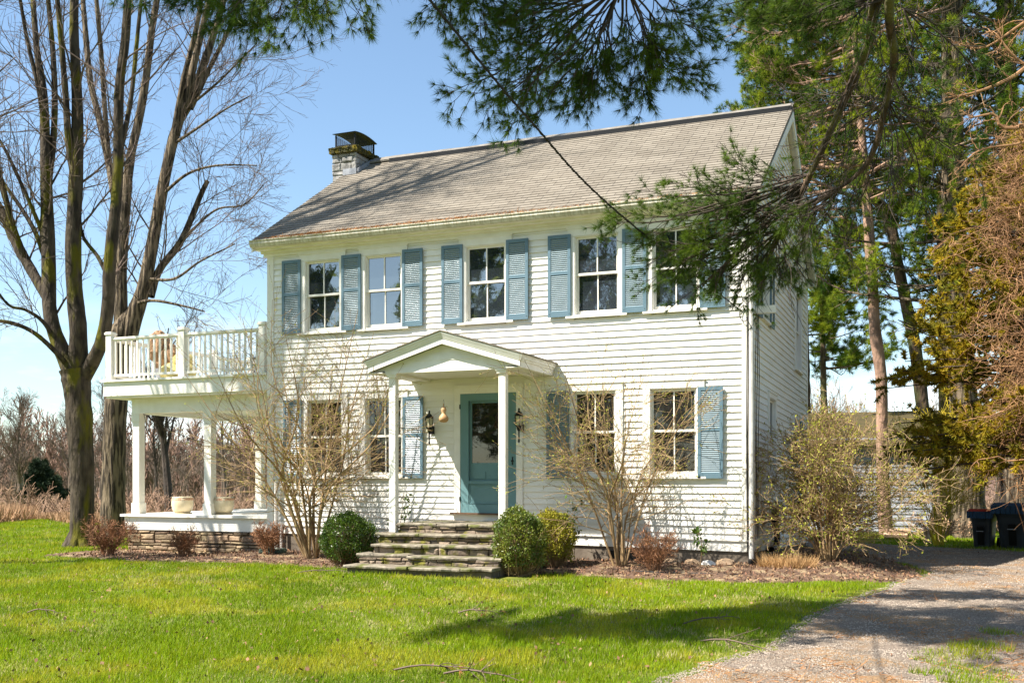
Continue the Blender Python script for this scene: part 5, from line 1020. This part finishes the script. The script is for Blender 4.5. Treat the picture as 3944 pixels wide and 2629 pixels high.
# vine covered cedar
t = thing('vine_covered_cedar', 'tall golden green cedar overgrown with tangled bare vines at the right', 'tree', tuple(CAM + ray(2405, HY / K) * 20.5 + (0, 0, -1.5)))
g = R_(31); tx, ty, tz = t.location; H = 8.2
m = MB(); TP = catmull([(tx, ty, tz), (tx - .05, ty, tz + 3), (tx - .1, ty, tz + 6), (tx - .1, ty, tz + H)], 16); m.tubes(TP, np.linspace(.2, .03, 16), 9); m.build('trunk', DARKB, t)
A = []
n = 250
for k in range(n):
    h = g.uniform(.20, .99); a = g.uniform(0, 2 * PI); rm = np.interp(h, [.17, .3, .5, .75, .9, 1], [2.8, 3.0, 2.6, 1.95, 1.25, .4]) * g.uniform(.7, 1.08); b = np.array([tx - .08, ty, tz + H * h]); e = b + (rm * math.cos(a), rm * math.sin(a), -.15 + .25 * h * rm); A.append(catmull([b, b + (e - b) * .5 + (0, 0, .15), e], 7))
A = np.array(A); Ra = np.tile(np.linspace(.03, .008, 7), (n, 1)); B, Rb = grow(A, Ra, 12, (.25, .75), (.4, 1.1), .12, .12, .02, 5, .5, .004, (.3, 1.), rng=g); m = MB(); m.tubes(A, Ra, 4); m.tubes(B, Rb, 3); m.build('branches', DARKB, t)
p = B[:, 1:].reshape(-1, 3); dd = nrm(np.repeat(B[:, -1] - B[:, 0], 4, 0)); lx = (p[:, 0] - tx) * cY + (p[:, 1] - ty) * sY; keep = g.random(len(p)) < np.interp(lx, [-3, -1.6, -.9, 2], [1, 1, .75, .55]); m = MB(); tufts(m, p[keep], dd[keep], 32, (.05, .14), .027, g, .9); m.build('crown', CEDF, t)
# vines draped over its right half
m = MB(); nV = 900; lxv = g.uniform(-1.7, 1.2, nV); hv = g.uniform(.18, 1.0, nV); rm = np.interp(hv, [.17, .3, .5, .75, .9, 1], [2.8, 3.0, 2.6, 2.05, 1.35, .55]); lxv = np.clip(lxv, -rm * .75, rm * .95); dep = -np.sqrt(np.maximum(rm ** 2 - lxv ** 2, .02)) + g.normal(0, .25, nV)
st = np.stack([tx + lxv * cY - dep * sY, ty + lxv * sY + dep * cY, tz + H * hv], -1); paths = [st]; dd = nrm(np.stack([g.normal(0, .6, nV), g.normal(0, .6, nV), g.normal(-.4, .8, nV)], -1)); L_ = g.uniform(.5, 1.9, nV)[:, None] / 9
for k in range(9): dd = nrm(dd + g.normal(0, .42, (nV, 3)) + (0, 0, -.03)); paths.append(paths[-1] + dd * L_)
Vp = np.stack(paths, 1); Rv = np.tile(np.linspace(.007, .003, 10), (nV, 1)) * g.uniform(.5, 1.6, nV)[:, None]; m.tubes(Vp, Rv, 4); Q, Rq = grow(Vp, Rv, 6, (.2, .8), (.5, 1.2), 0, .35, -.03, 7, .6, .0035, (.05, 1), rng=g, rmin=.0035); m.tubes(Q, Rq, 3); Q2, Rq2 = grow(Q, Rq, 3, (.1, .35), (.5, 1.2), 0, .35, 0, 4, .7, .003, (.05, 1), rng=g, rmin=.003); m.tubes(Q2, Rq2, 3); m.build('vines', VINE, t)
# long arching vine stems at the right edge
t2 = thing('vine_thicket', 'thicket of arching tan vine stems right of the cedar above the bins', 'vines', tuple(CAM + ray(2500, HY / K) * 19.5 + (0, 0, -1.5))); bx, by, bz = t2.location
P = []
for k in range(60):
    s0 = np.array([bx + g.normal(0, .3), by + g.normal(0, .3), bz]); a = g.uniform(2.2, 4.2); R1 = g.uniform(.6, 1.9); hh = g.uniform(1.6, 4.2); P.append(catmull([s0, s0 + (R1 * .25 * math.cos(a), R1 * .25 * math.sin(a), hh * .55), s0 + (R1 * .7 * math.cos(a), R1 * .7 * math.sin(a), hh * .95), s0 + (R1 * 1.1 * math.cos(a), R1 * 1.1 * math.sin(a), hh * .85)], 12))
P = np.array(P); r = np.tile(np.linspace(.010, .004, 12), (60, 1)); m = MB(); m.tubes(P, r, 5); Q, Rq = grow(P, r, 12, (.3, 1.1), (.4, 1.), .05, .2, -.03, 7, .5, .003, (.3, 1), rng=g, rmin=.003); m.tubes(Q, Rq, 3); m.build('stems', VINE, t2)
# yellow stemmed bush under the cedar
shrub('yellow_stemmed_bush', 'thin yellow stemmed bush in front of the golden cedar', 'shrub', (2.75, 8.6), 2.8, 3.5, 140, 22, stem=.013, mt=mat('yellow_stems', (.62, .46, .02), (.45, .36, .03), 3, .6, island=.3), buds=CEDF, n1=9, n2=6, nb=2600, bs=.05, L1=.35, lean=(.05, 0), r2=.004)
shrub('brush_pile', 'heap of cut branches and dead grass in front of the furrowed trunks', 'brush', (2.7, 10.6), 2.6, .7, 141, 26, stem=.016, mt=BRUSHM, buds=TANG, n1=5, n2=4, nb=900, bs=.06, L1=.7)
# bare branches entering from the right above the cedar
def overhang(lab, limbs, d, seed, n1, L1_, n2, L2_, n3, L3_, mt=VINE):
    g = R_(seed); ps = [pxpath(l, d, 12) for l in limbs]; A = np.stack([p for p, r in ps]); Ra = np.stack([r for p, r in ps]); m = MB(); m.tubes(A, Ra, 7); Q, Rq = grow(A, Ra, n1, L1_, (.4, 1.), .05, .2, .01, 6, .5, .004, (.1, 1), rng=g); m.tubes(Q, Rq, 4); S, Rs = grow(Q, Rq, n2, L2_, (.4, 1.), .05, .22, 0, 4, .6, .003, (.1, 1), rng=g, rmin=.003); m.tubes(S, Rs, 3)
    return m.build('bare_branch', mt, None, lab, 'branch', 'bare branches reaching in from the right', loc=tuple(A[0][0]))
overhang('pale bare branches reaching in at the upper right corner in front of the dark pine', [[(2420, 60, 6), (2360, 150, 5), (2300, 190, 4), (2230, 215, 2.5), (2170, 225, 1.5)], [(2400, 20, 4), (2340, 60, 3), (2260, 110, 2), (2200, 100, 1.2)], [(2400, 180, 3.5), (2330, 130, 3), (2290, 80, 2)]], 15, 41, 12, (.25, .8), 5, (.1, .35), 0, None)
overhang('bent pale branch just above the top of the vine covered cedar', [[(2420, 250, 5), (2352, 290, 4.5), (2300, 292, 4), (2285, 262, 3), (2245, 268, 2.2), (2225, 270, 1.5)], [(2420, 300, 4), (2340, 330, 3), (2250, 345, 2), (2190, 400, 1.4)]], 16, 42, 12, (.2, .7), 5, (.1, .3), 0, None)

# ================================================================== NEAR OVERHANGING PINE
t = thing('overhanging_pine', 'near pine whose long boughs hang into the picture from the top and right', 'tree', (6.6, -8.2, float(gz(6.6, -8.2))))
g = R_(51); m = MB(); bx, by, bz = t.location
TRK = catmull([(bx, by, bz - .2), (bx - .05, by, bz + 3), (bx - .2, by + .1, bz + 7), (bx - .3, by + .1, bz + 12), (bx - .4, by, bz + 17)], 20); m.tubes(TRK, np.linspace(.38, .12, 20), 14); m.build('trunk', PINEB, t, smooth=True)
sheets = []
def W3(p): return np.array(p, float)
limbs = []
def addlimb(pts, d, r=None, pre=None, n=16):
    P, rr = pxpath(pts, d, n)
    if pre is not None:
        P = catmull(np.vstack([np.array(pre, float), P[[0, n // 3, 2 * n // 3, n - 1]]]), n); rr = np.interp(np.linspace(0, 1, n), [0, 1], [rr[0] * 1.3, rr[-1]])
    rr = rr * .68; limbs.append((P, rr)); return P, rr
LA, rLA = addlimb([(2130, -160, 20, -1.5), (2062, -10, 17, -1.), (2015, 85, 16, -.6), (1985, 130, 15, -.3), (1942, 210, 14, 0), (1900, 300, 13, .2), (1862, 400, 12, .5), (1830, 460, 10, .7), (1795, 520, 8, .9), (1760, 600, 6, 1.1)], 11.2, pre=[(bx, by, 9.3)])
LB, rLB = addlimb([(2150, -190, 18, -1.2), (2082, -20, 15, -.6), (2060, 120, 15, -.2), (2034, 240, 13, .2), (2010, 320, 11, .4), (1985, 390, 9, .6), (1930, 430, 7, .6), (1870, 470, 5, .7)], 10.6, pre=[(bx, by, 9.0)])
limbs2 = []
fans = []
def fan(o, tips, d0, d1, r0, g, sag=.0, bow=.12):
    fans.append((len(limbs2), len(limbs2) + len(tips)))
    for (x, y) in tips:
        c1 = ((o[0] * .6 + x * .4) + g.normal(0, 14), (o[1] * .6 + y * .4) + g.normal(0, 10) + bow * abs(x - o[0]) * .3); c2 = ((o[0] * .25 + x * .75) + g.normal(0, 12), (o[1] * .25 + y * .75) + g.normal(0, 10) + bow * abs(x - o[0]) * .2); dd = g.uniform(-.5, .5)
        P, r = pxpath([(o[0], o[1], r0, 0), (*c1, r0 * .7, (d1 - d0) * .4 + dd * .5), (*c2, r0 * .45, (d1 - d0) * .75 + dd), (x, y, r0 * .18, (d1 - d0) + dd)], d0, 12); limbs2.append((P, r))
# bough over the top centre
fan((1430, -40), [(1060, 200), (1080, 120), (1115, 235), (1160, 185), (1190, 255), (1245, 250), (1290, 210), (1330, 225), (1400, 195), (1100, 60), (1180, 130), (1240, 60), (1390, 160)], 9.0, 9.3, 5, g)
fan((1440, -30), [(1470, 180), (1540, 160), (1585, 170), (1560, 120), (1500, 120), (1560, 30), (1330, 140), (1150, -10), (1050, -20), (1600, 60)], 9.0, 9.2, 4, g)
P, r = addlimb([(2110, -120, 9, 0), (1900, -150, 8, -.5), (1700, -130, 7, -.8), (1560, -80, 6, -.6), (1440, -35, 5, -.4), (1420, 5, 4, 0)], 9.3)
fan((1080, -70), [(1020, -5), (1060, 25), (1110, 30), (1150, 15)], 9.2, 9.4, 3, g)
nf4 = len(limbs2)
# top right fringe
fan((2062, -10), [(1640, 15), (1690, 45), (1740, 60), (1790, 60), (1850, 35), (1900, 60), (1660, -20), (1740, -5), (1960, 40), (1820, 5)], 10.2, 10.6, 4.5, g, bow=-.05)
# hanging spray over the right end of the facade
fan((1850, 420), [(1415, 510), (1440, 560), (1460, 600), (1480, 650), (1530, 640), (1560, 690), (1500, 540), (1560, 600), (1440, 490), (1600, 670), (1640, 640)], 11.8, 12.4, 4.5, g)
nf2 = len(limbs2); fan((1862, 400), [(1500, 450), (1560, 430), (1650, 395), (1700, 370), (1600, 480), (1480, 500)], 11.8, 12.2, 4, g)
fan((1790, 530), [(1620, 560), (1650, 640), (1690, 600), (1700, 660), (1560, 640), (1540, 560), (1740, 690), (1830, 590), (1835, 620), (1780, 600), (1610, 600)], 12.2, 12.6, 3.5, g)
fan((1930, 430), [(1700, 500), (1740, 560), (1800, 590), (1640, 470), (1680, 540), (1850, 560), (1820, 500)], 11.2, 12, 4, g)
nf3 = len(limbs2)
# thin bare and green side boughs between the limbs
nf0 = len(limbs2); fan((2040, 230), [(1840, 330), (1790, 210), (1880, 240), (1930, 480), (2080, 420), (2160, 330), (2200, 270), (2250, 380), (2130, 500), (2040, 560), (1960, 620)], 10.8, 11.4, 3, g, bow=.1)
fan((2075, 20), [(2150, 160), (2230, 120), (2120, 230), (2200, 60), (1960, 190), (2280, 190)], 10.4, 11, 3, g)
nf1 = len(limbs2)
# boughs above the frame: top left fringe and the shade on the lawn
P1 = catmull([(bx - .3, by, 10.5), (3.5, -9.5, 9.2), (0, -9.4, 8.0), (-3.2, -9.3, 7.1), (-5.6, -9.2, 6.4)], 16); limbs.append((P1, np.linspace(.11, .03, 16)))
P2 = catmull([(bx - .3, by, 9.9), (4.4, -9.5, 8.9), (2.2, -8.3, 8.2), (.4, -6.9, 7.8)], 16); limbs.append((P2, np.linspace(.09, .03, 16)))
P3 = catmull([(bx - .2, by, 9.0), (5.2, -9.8, 8.4), (3.2, -9.9, 7.6), (1.8, -9.2, 7.0)], 16); limbs.append((P3, np.linspace(.09, .03, 16)))
hi = []
def shade(gx_, gy_, h, n, spread, out):      # foliage hung at height h up the sun's path from a ground point
    for k in range(n):
        x_ = gx_ - 1.09 / 1.9 * h + g.normal(0, spread[0]); y_ = gy_ - h / 1.9 + g.normal(0, spread[1]); out.append((x_, y_, h + g.normal(0, .3) - .3))
shp = []
for gx_, gy_ in ((-.9, -7.5), (-.5, -7.3), (0, -7.0), (.3, -6.4), (.5, -5.7), (.8, -5.2), (1.1, -4.6), (0.1, -7.6), (1.4, -4.1), (-1.2, -7.9), (.5, -7.1), (.9, -6.3), (1.3, -5.3), (1.7, -4.6), (-.6, -7.9)): shade(gx_, gy_, 7.6, 16, (.22, .28), shp)
for gx_, gy_ in ((2.0, -5.0), (2.6, -4.6), (3.2, -4.2), (3.8, -4.6), (2.4, -5.8), (3.2, -5.6), (4.0, -5.6), (2.8, -6.6), (3.8, -6.6), (4.4, -4.4), (2.0, -6.1), (4.6, -6.5)): shade(gx_, gy_, 7.4, 19, (.33, .33), shp)
for gx_, gy_ in ((3.2, -7.7), (3.9, -8.2), (4.5, -7.6)): shade(gx_, gy_, 7.4, 3, (.35, .3), shp)
S = np.array(shp); src = np.concatenate([P1, P2, P3]); near = src[np.argmin(((S[:, None] - src[None]) ** 2).sum(-1), 1)]
HB = np.stack([near, near * .6 + S * .4 + g.normal(0, .08, S.shape), near * .25 + S * .75 + g.normal(0, .06, S.shape), S], 1); HR = np.tile([.018, .014, .01, .005], (len(S), 1))
# fringe over the left trees, seen at the top edge
fan((700, -140), [(340, -50), (430, -25), (490, -15), (550, 5), (600, 25), (640, 38), (680, 28), (720, 0), (780, -15), (830, -35)], 8.3, 8.6, 3.2, g, bow=-.1)
P, r = addlimb([(1440, -180, 8, .2), (1200, -190, 7), (900, -170, 6), (700, -140, 5), (500, -110, 4)], 8.4)
m = MB()
for P, r in limbs: m.tubes(catmull(P, 30), np.interp(np.linspace(0, 1, 30), np.linspace(0, 1, len(r)), r) * (1 + g.normal(0, .03, 30)), 10)
F2 = np.stack([p for p, r in limbs2]); Fr = np.stack([r for p, r in limbs2]); m.build('boughs', PINEB, t, smooth=True); m = MB(); 
for a_, b_ in fans: m = MB(); m.tubes(F2[a_:b_], Fr[a_:b_] * .7, 6); m.build('side_bough', DARKB, t, smooth=True)
m = MB(); m.tubes(HB, HR, 5); m.build('high_boughs', DARKB, t, smooth=True)
G1, Gr1 = grow(F2, Fr, 12, (.25, .62), (.3, .85), -.02, .13, -.01, 7, .5, .003, (.22, 1.), rng=g, rmin=.003, lw=.35); G2, Gr2 = grow(G1, Gr1, 2, (.12, .3), (.4, .9), .0, .14, .0, 5, .7, .003, (.3, 1.), rng=g, rmin=.003)
H1, Hr1 = grow(HB, HR, 22, (.25, .6), (.3, .9), 0, .12, 0, 5, .5, .003, (.4, 1.), rng=g, rmin=.003); 
m = MB(); m.tubes(G1, Gr1, 4); m.tubes(G2, Gr2, 3); m.tubes(H1, Hr1, 3); 
LBt, Rbt = grow(np.stack([LA, LB]), np.stack([rLA, rLB]), 60, (.5, 1.5), (.4, 1.), -.1, .16, -.03, 9, .1, .003, (.3, .98), rng=g, lw=.2); m.tubes(LBt, np.minimum(Rbt, .012), 4); L3t, R3t = grow(LBt, Rbt, 3, (.2, .5), (.4, 1.), -.05, .2, -.02, 6, .6, .0025, (.3, 1), rng=g, rmin=.0025); m.tubes(L3t, np.minimum(R3t, .006), 3)
m.build('twigs', DARKB, t)
fi = np.repeat(np.arange(len(F2)), 12); kp = ~((fi >= nf0) & (fi < nf1)) | (g.random(len(fi)) < .22); kp &= ~((fi >= nf2) & (fi < nf3)) | (g.random(len(fi)) < .75); G1 = G1[kp]; G2 = G2[np.repeat(kp, 2)]
pe = [ends(G1), ends(G2), ends(F2), ends(H1)]; Pp = np.concatenate([p for p, d_ in pe] + [G1[:, 4], G2[:, 2], H1[:, 2]]); Dd = np.concatenate([d_ for p, d_ in pe] + [nrm(G1[:, 4] - G1[:, 3]), nrm(G2[:, 2] - G2[:, 1]), nrm(H1[:, 2] - H1[:, 1])])
m = MB(); tufts(m, Pp, Dd, 38, (.07, .115), .0036, g, .5); m.build('needles', NEED, t)
# woods behind the viewpoint that the windows mirror
for k, (x, y, H, r_) in enumerate(((-21, -48, 24, 7), (-13, -52, 27, 7), (-4, -50, 22, 7), (-30, -52, 25, 7), (8, -46, 17, 5), (-40, -46, 23, 7), (18, -44, 18, 5))):
    foliage_tree(x, y, H, 300 + k, 'pine_tree', 'pine of the wood behind the viewpoint, number %d from the left' % (1 + [5, 3, 0, 4, 1, 2, 6].index(k) if k in (5, 3, 0, 4, 1, 2, 6) else k), NEEDF, DARKB, r_, .12, 46, 9, (.5, .9), .2, 'pines behind the viewpoint', .8)
_bt = bare_tree(-14.8, -5.2, 19, 61, lab='bare tree on the lawn outside the left edge of the picture', n0=16, r0=.24, thick=1.2, n1=8, n2=6, n3=3, mt=TWIG)
m = MB()
for e_, r_ in (((-13.7, -4.2, 16.5), .12), ((-13.2, -2.7, 17.4), .12), ((-11.7, -2.2, 17.8), .13), ((-14.2, -2.7, 17.5), .11), ((-10.7, -1.9, 18.2), .12), ((-12.4, -3.6, 15.6), .11)):
    b_ = np.array([-14.75, -5.15, 9.0]); e_ = np.array(e_); P_ = catmull([b_, b_ * .55 + e_ * .45 + (-.2, -.1, .4), b_ * .2 + e_ * .8 + (.1, .1, .3), e_, e_ + (.9, .5, .5)], 14); r2_ = np.linspace(r_, .03, 14); m.tubes(P_, r2_, 8); Q_, Rq_ = grow(P_[None], r2_[None], 12, (.6, 1.8), (.4, .9), .1, .12, 0, 6, .6, .012, (.35, 1), rng=g, rmin=.012); m.tubes(Q_, Rq_, 4); Q_, Rq_ = grow(Q_, Rq_, 5, (.3, .8), (.4, .9), .1, .12, 0, 4, .6, .008, (.2, 1), rng=g, rmin=.008); m.tubes(Q_, Rq_, 3)
m.build('limbs', TWIG, _bt)
bare_tree(-14, -40, 14, 62, lab='bare tree of the wood behind the viewpoint', n0=12, r0=.25, thick=3, n3=0)
# ================================================================== LIGHT, SKY, CAMERA
sun_dir = Vector((-1.09, -1.0, 1.9)).normalized()
el = math.asin(sun_dir.z); az = math.atan2(sun_dir.x, sun_dir.y)
sd = bpy.data.lights.new('sun', 'SUN'); sd.energy = 5.0; sd.angle = rad(.53); sd.color = (1., .94, .86)
so = bpy.data.objects.new('sun', sd); COL.objects.link(so); so.rotation_euler = (-sun_dir).to_track_quat('-Z', 'Y').to_euler(); so.location = (0, 0, 30)
w = bpy.data.worlds.new('World'); scene.world = w; w.use_nodes = True; nt = w.node_tree; N = nt.nodes; L = nt.links; N.clear()
out = N.new('ShaderNodeOutputWorld'); bg = N.new('ShaderNodeBackground'); sky = N.new('ShaderNodeTexSky'); sky.sky_type = 'NISHITA'; sky.sun_disc = False; sky.sun_elevation = el; sky.sun_rotation = az; sky.altitude = 200; sky.air_density = 1.0; sky.dust_density = .9; sky.ozone_density = .2
tc = N.new('ShaderNodeTexCoord'); mp = N.new('ShaderNodeMapping'); mp.inputs['Scale'].default_value = (2.2, 2.2, 11); L.new(tc.outputs['Generated'], mp.inputs[0]); no = N.new('ShaderNodeTexNoise'); no.inputs['Scale'].default_value = 1.6; no.inputs['Detail'].default_value = 7; no.inputs['Roughness'].default_value = .6; L.new(mp.outputs[0], no.inputs[0])
r1 = N.new('ShaderNodeMapRange'); r1.inputs[1].default_value = .48; r1.inputs[2].default_value = .68; L.new(no.outputs[0], r1.inputs[0])
sp = N.new('ShaderNodeSeparateXYZ'); L.new(tc.outputs['Generated'], sp.inputs[0]); r2 = N.new('ShaderNodeMapRange'); r2.inputs[1].default_value = .05; r2.inputs[2].default_value = .17; r2.inputs[3].default_value = .9; r2.inputs[4].default_value = 0; L.new(sp.outputs[2], r2.inputs[0])
mu = N.new('ShaderNodeMath'); mu.operation = 'MULTIPLY'; L.new(r1.outputs[0], mu.inputs[0]); L.new(r2.outputs[0], mu.inputs[1])
mx = N.new('ShaderNodeMix'); mx.data_type = 'RGBA'; L.new(mu.outputs[0], mx.inputs[0]); tn = N.new('ShaderNodeMix'); tn.data_type = 'RGBA'; tn.blend_type = 'MULTIPLY'; tn.inputs[0].default_value = 1; tn.inputs[7].default_value = (1., 1.1, 1.12, 1); tn.clamp_result = False; L.new(sky.outputs[0], tn.inputs[6]); L.new(tn.outputs[2], mx.inputs[6]); mx.inputs[7].default_value = (8.5, 8.6, 8.8, 1)
L.new(mx.outputs[2], bg.inputs[0]); bg.inputs[1].default_value = .078; L.new(bg.outputs[0], out.inputs[0])
cam = bpy.data.cameras.new('camera'); co = bpy.data.objects.new('camera', cam); COL.objects.link(co); scene.camera = co
co.location = CAM; co.rotation_euler = (PI / 2, 0, YAW); cam.sensor_width = 36; cam.lens = FPX / 3944 * 36; cam.shift_y = (HY - 1314.5) / 3944; cam.clip_end = 2500; cam.clip_start = .1
scene.render.engine = 'CYCLES'; scene.cycles.max_bounces = 6; scene.cycles.transparent_max_bounces = 4; scene.cycles.use_denoising = True
scene.view_settings.view_transform = 'Standard'; scene.view_settings.look = 'None'; scene.view_settings.exposure = 1.4; scene.view_settings.gamma = 1
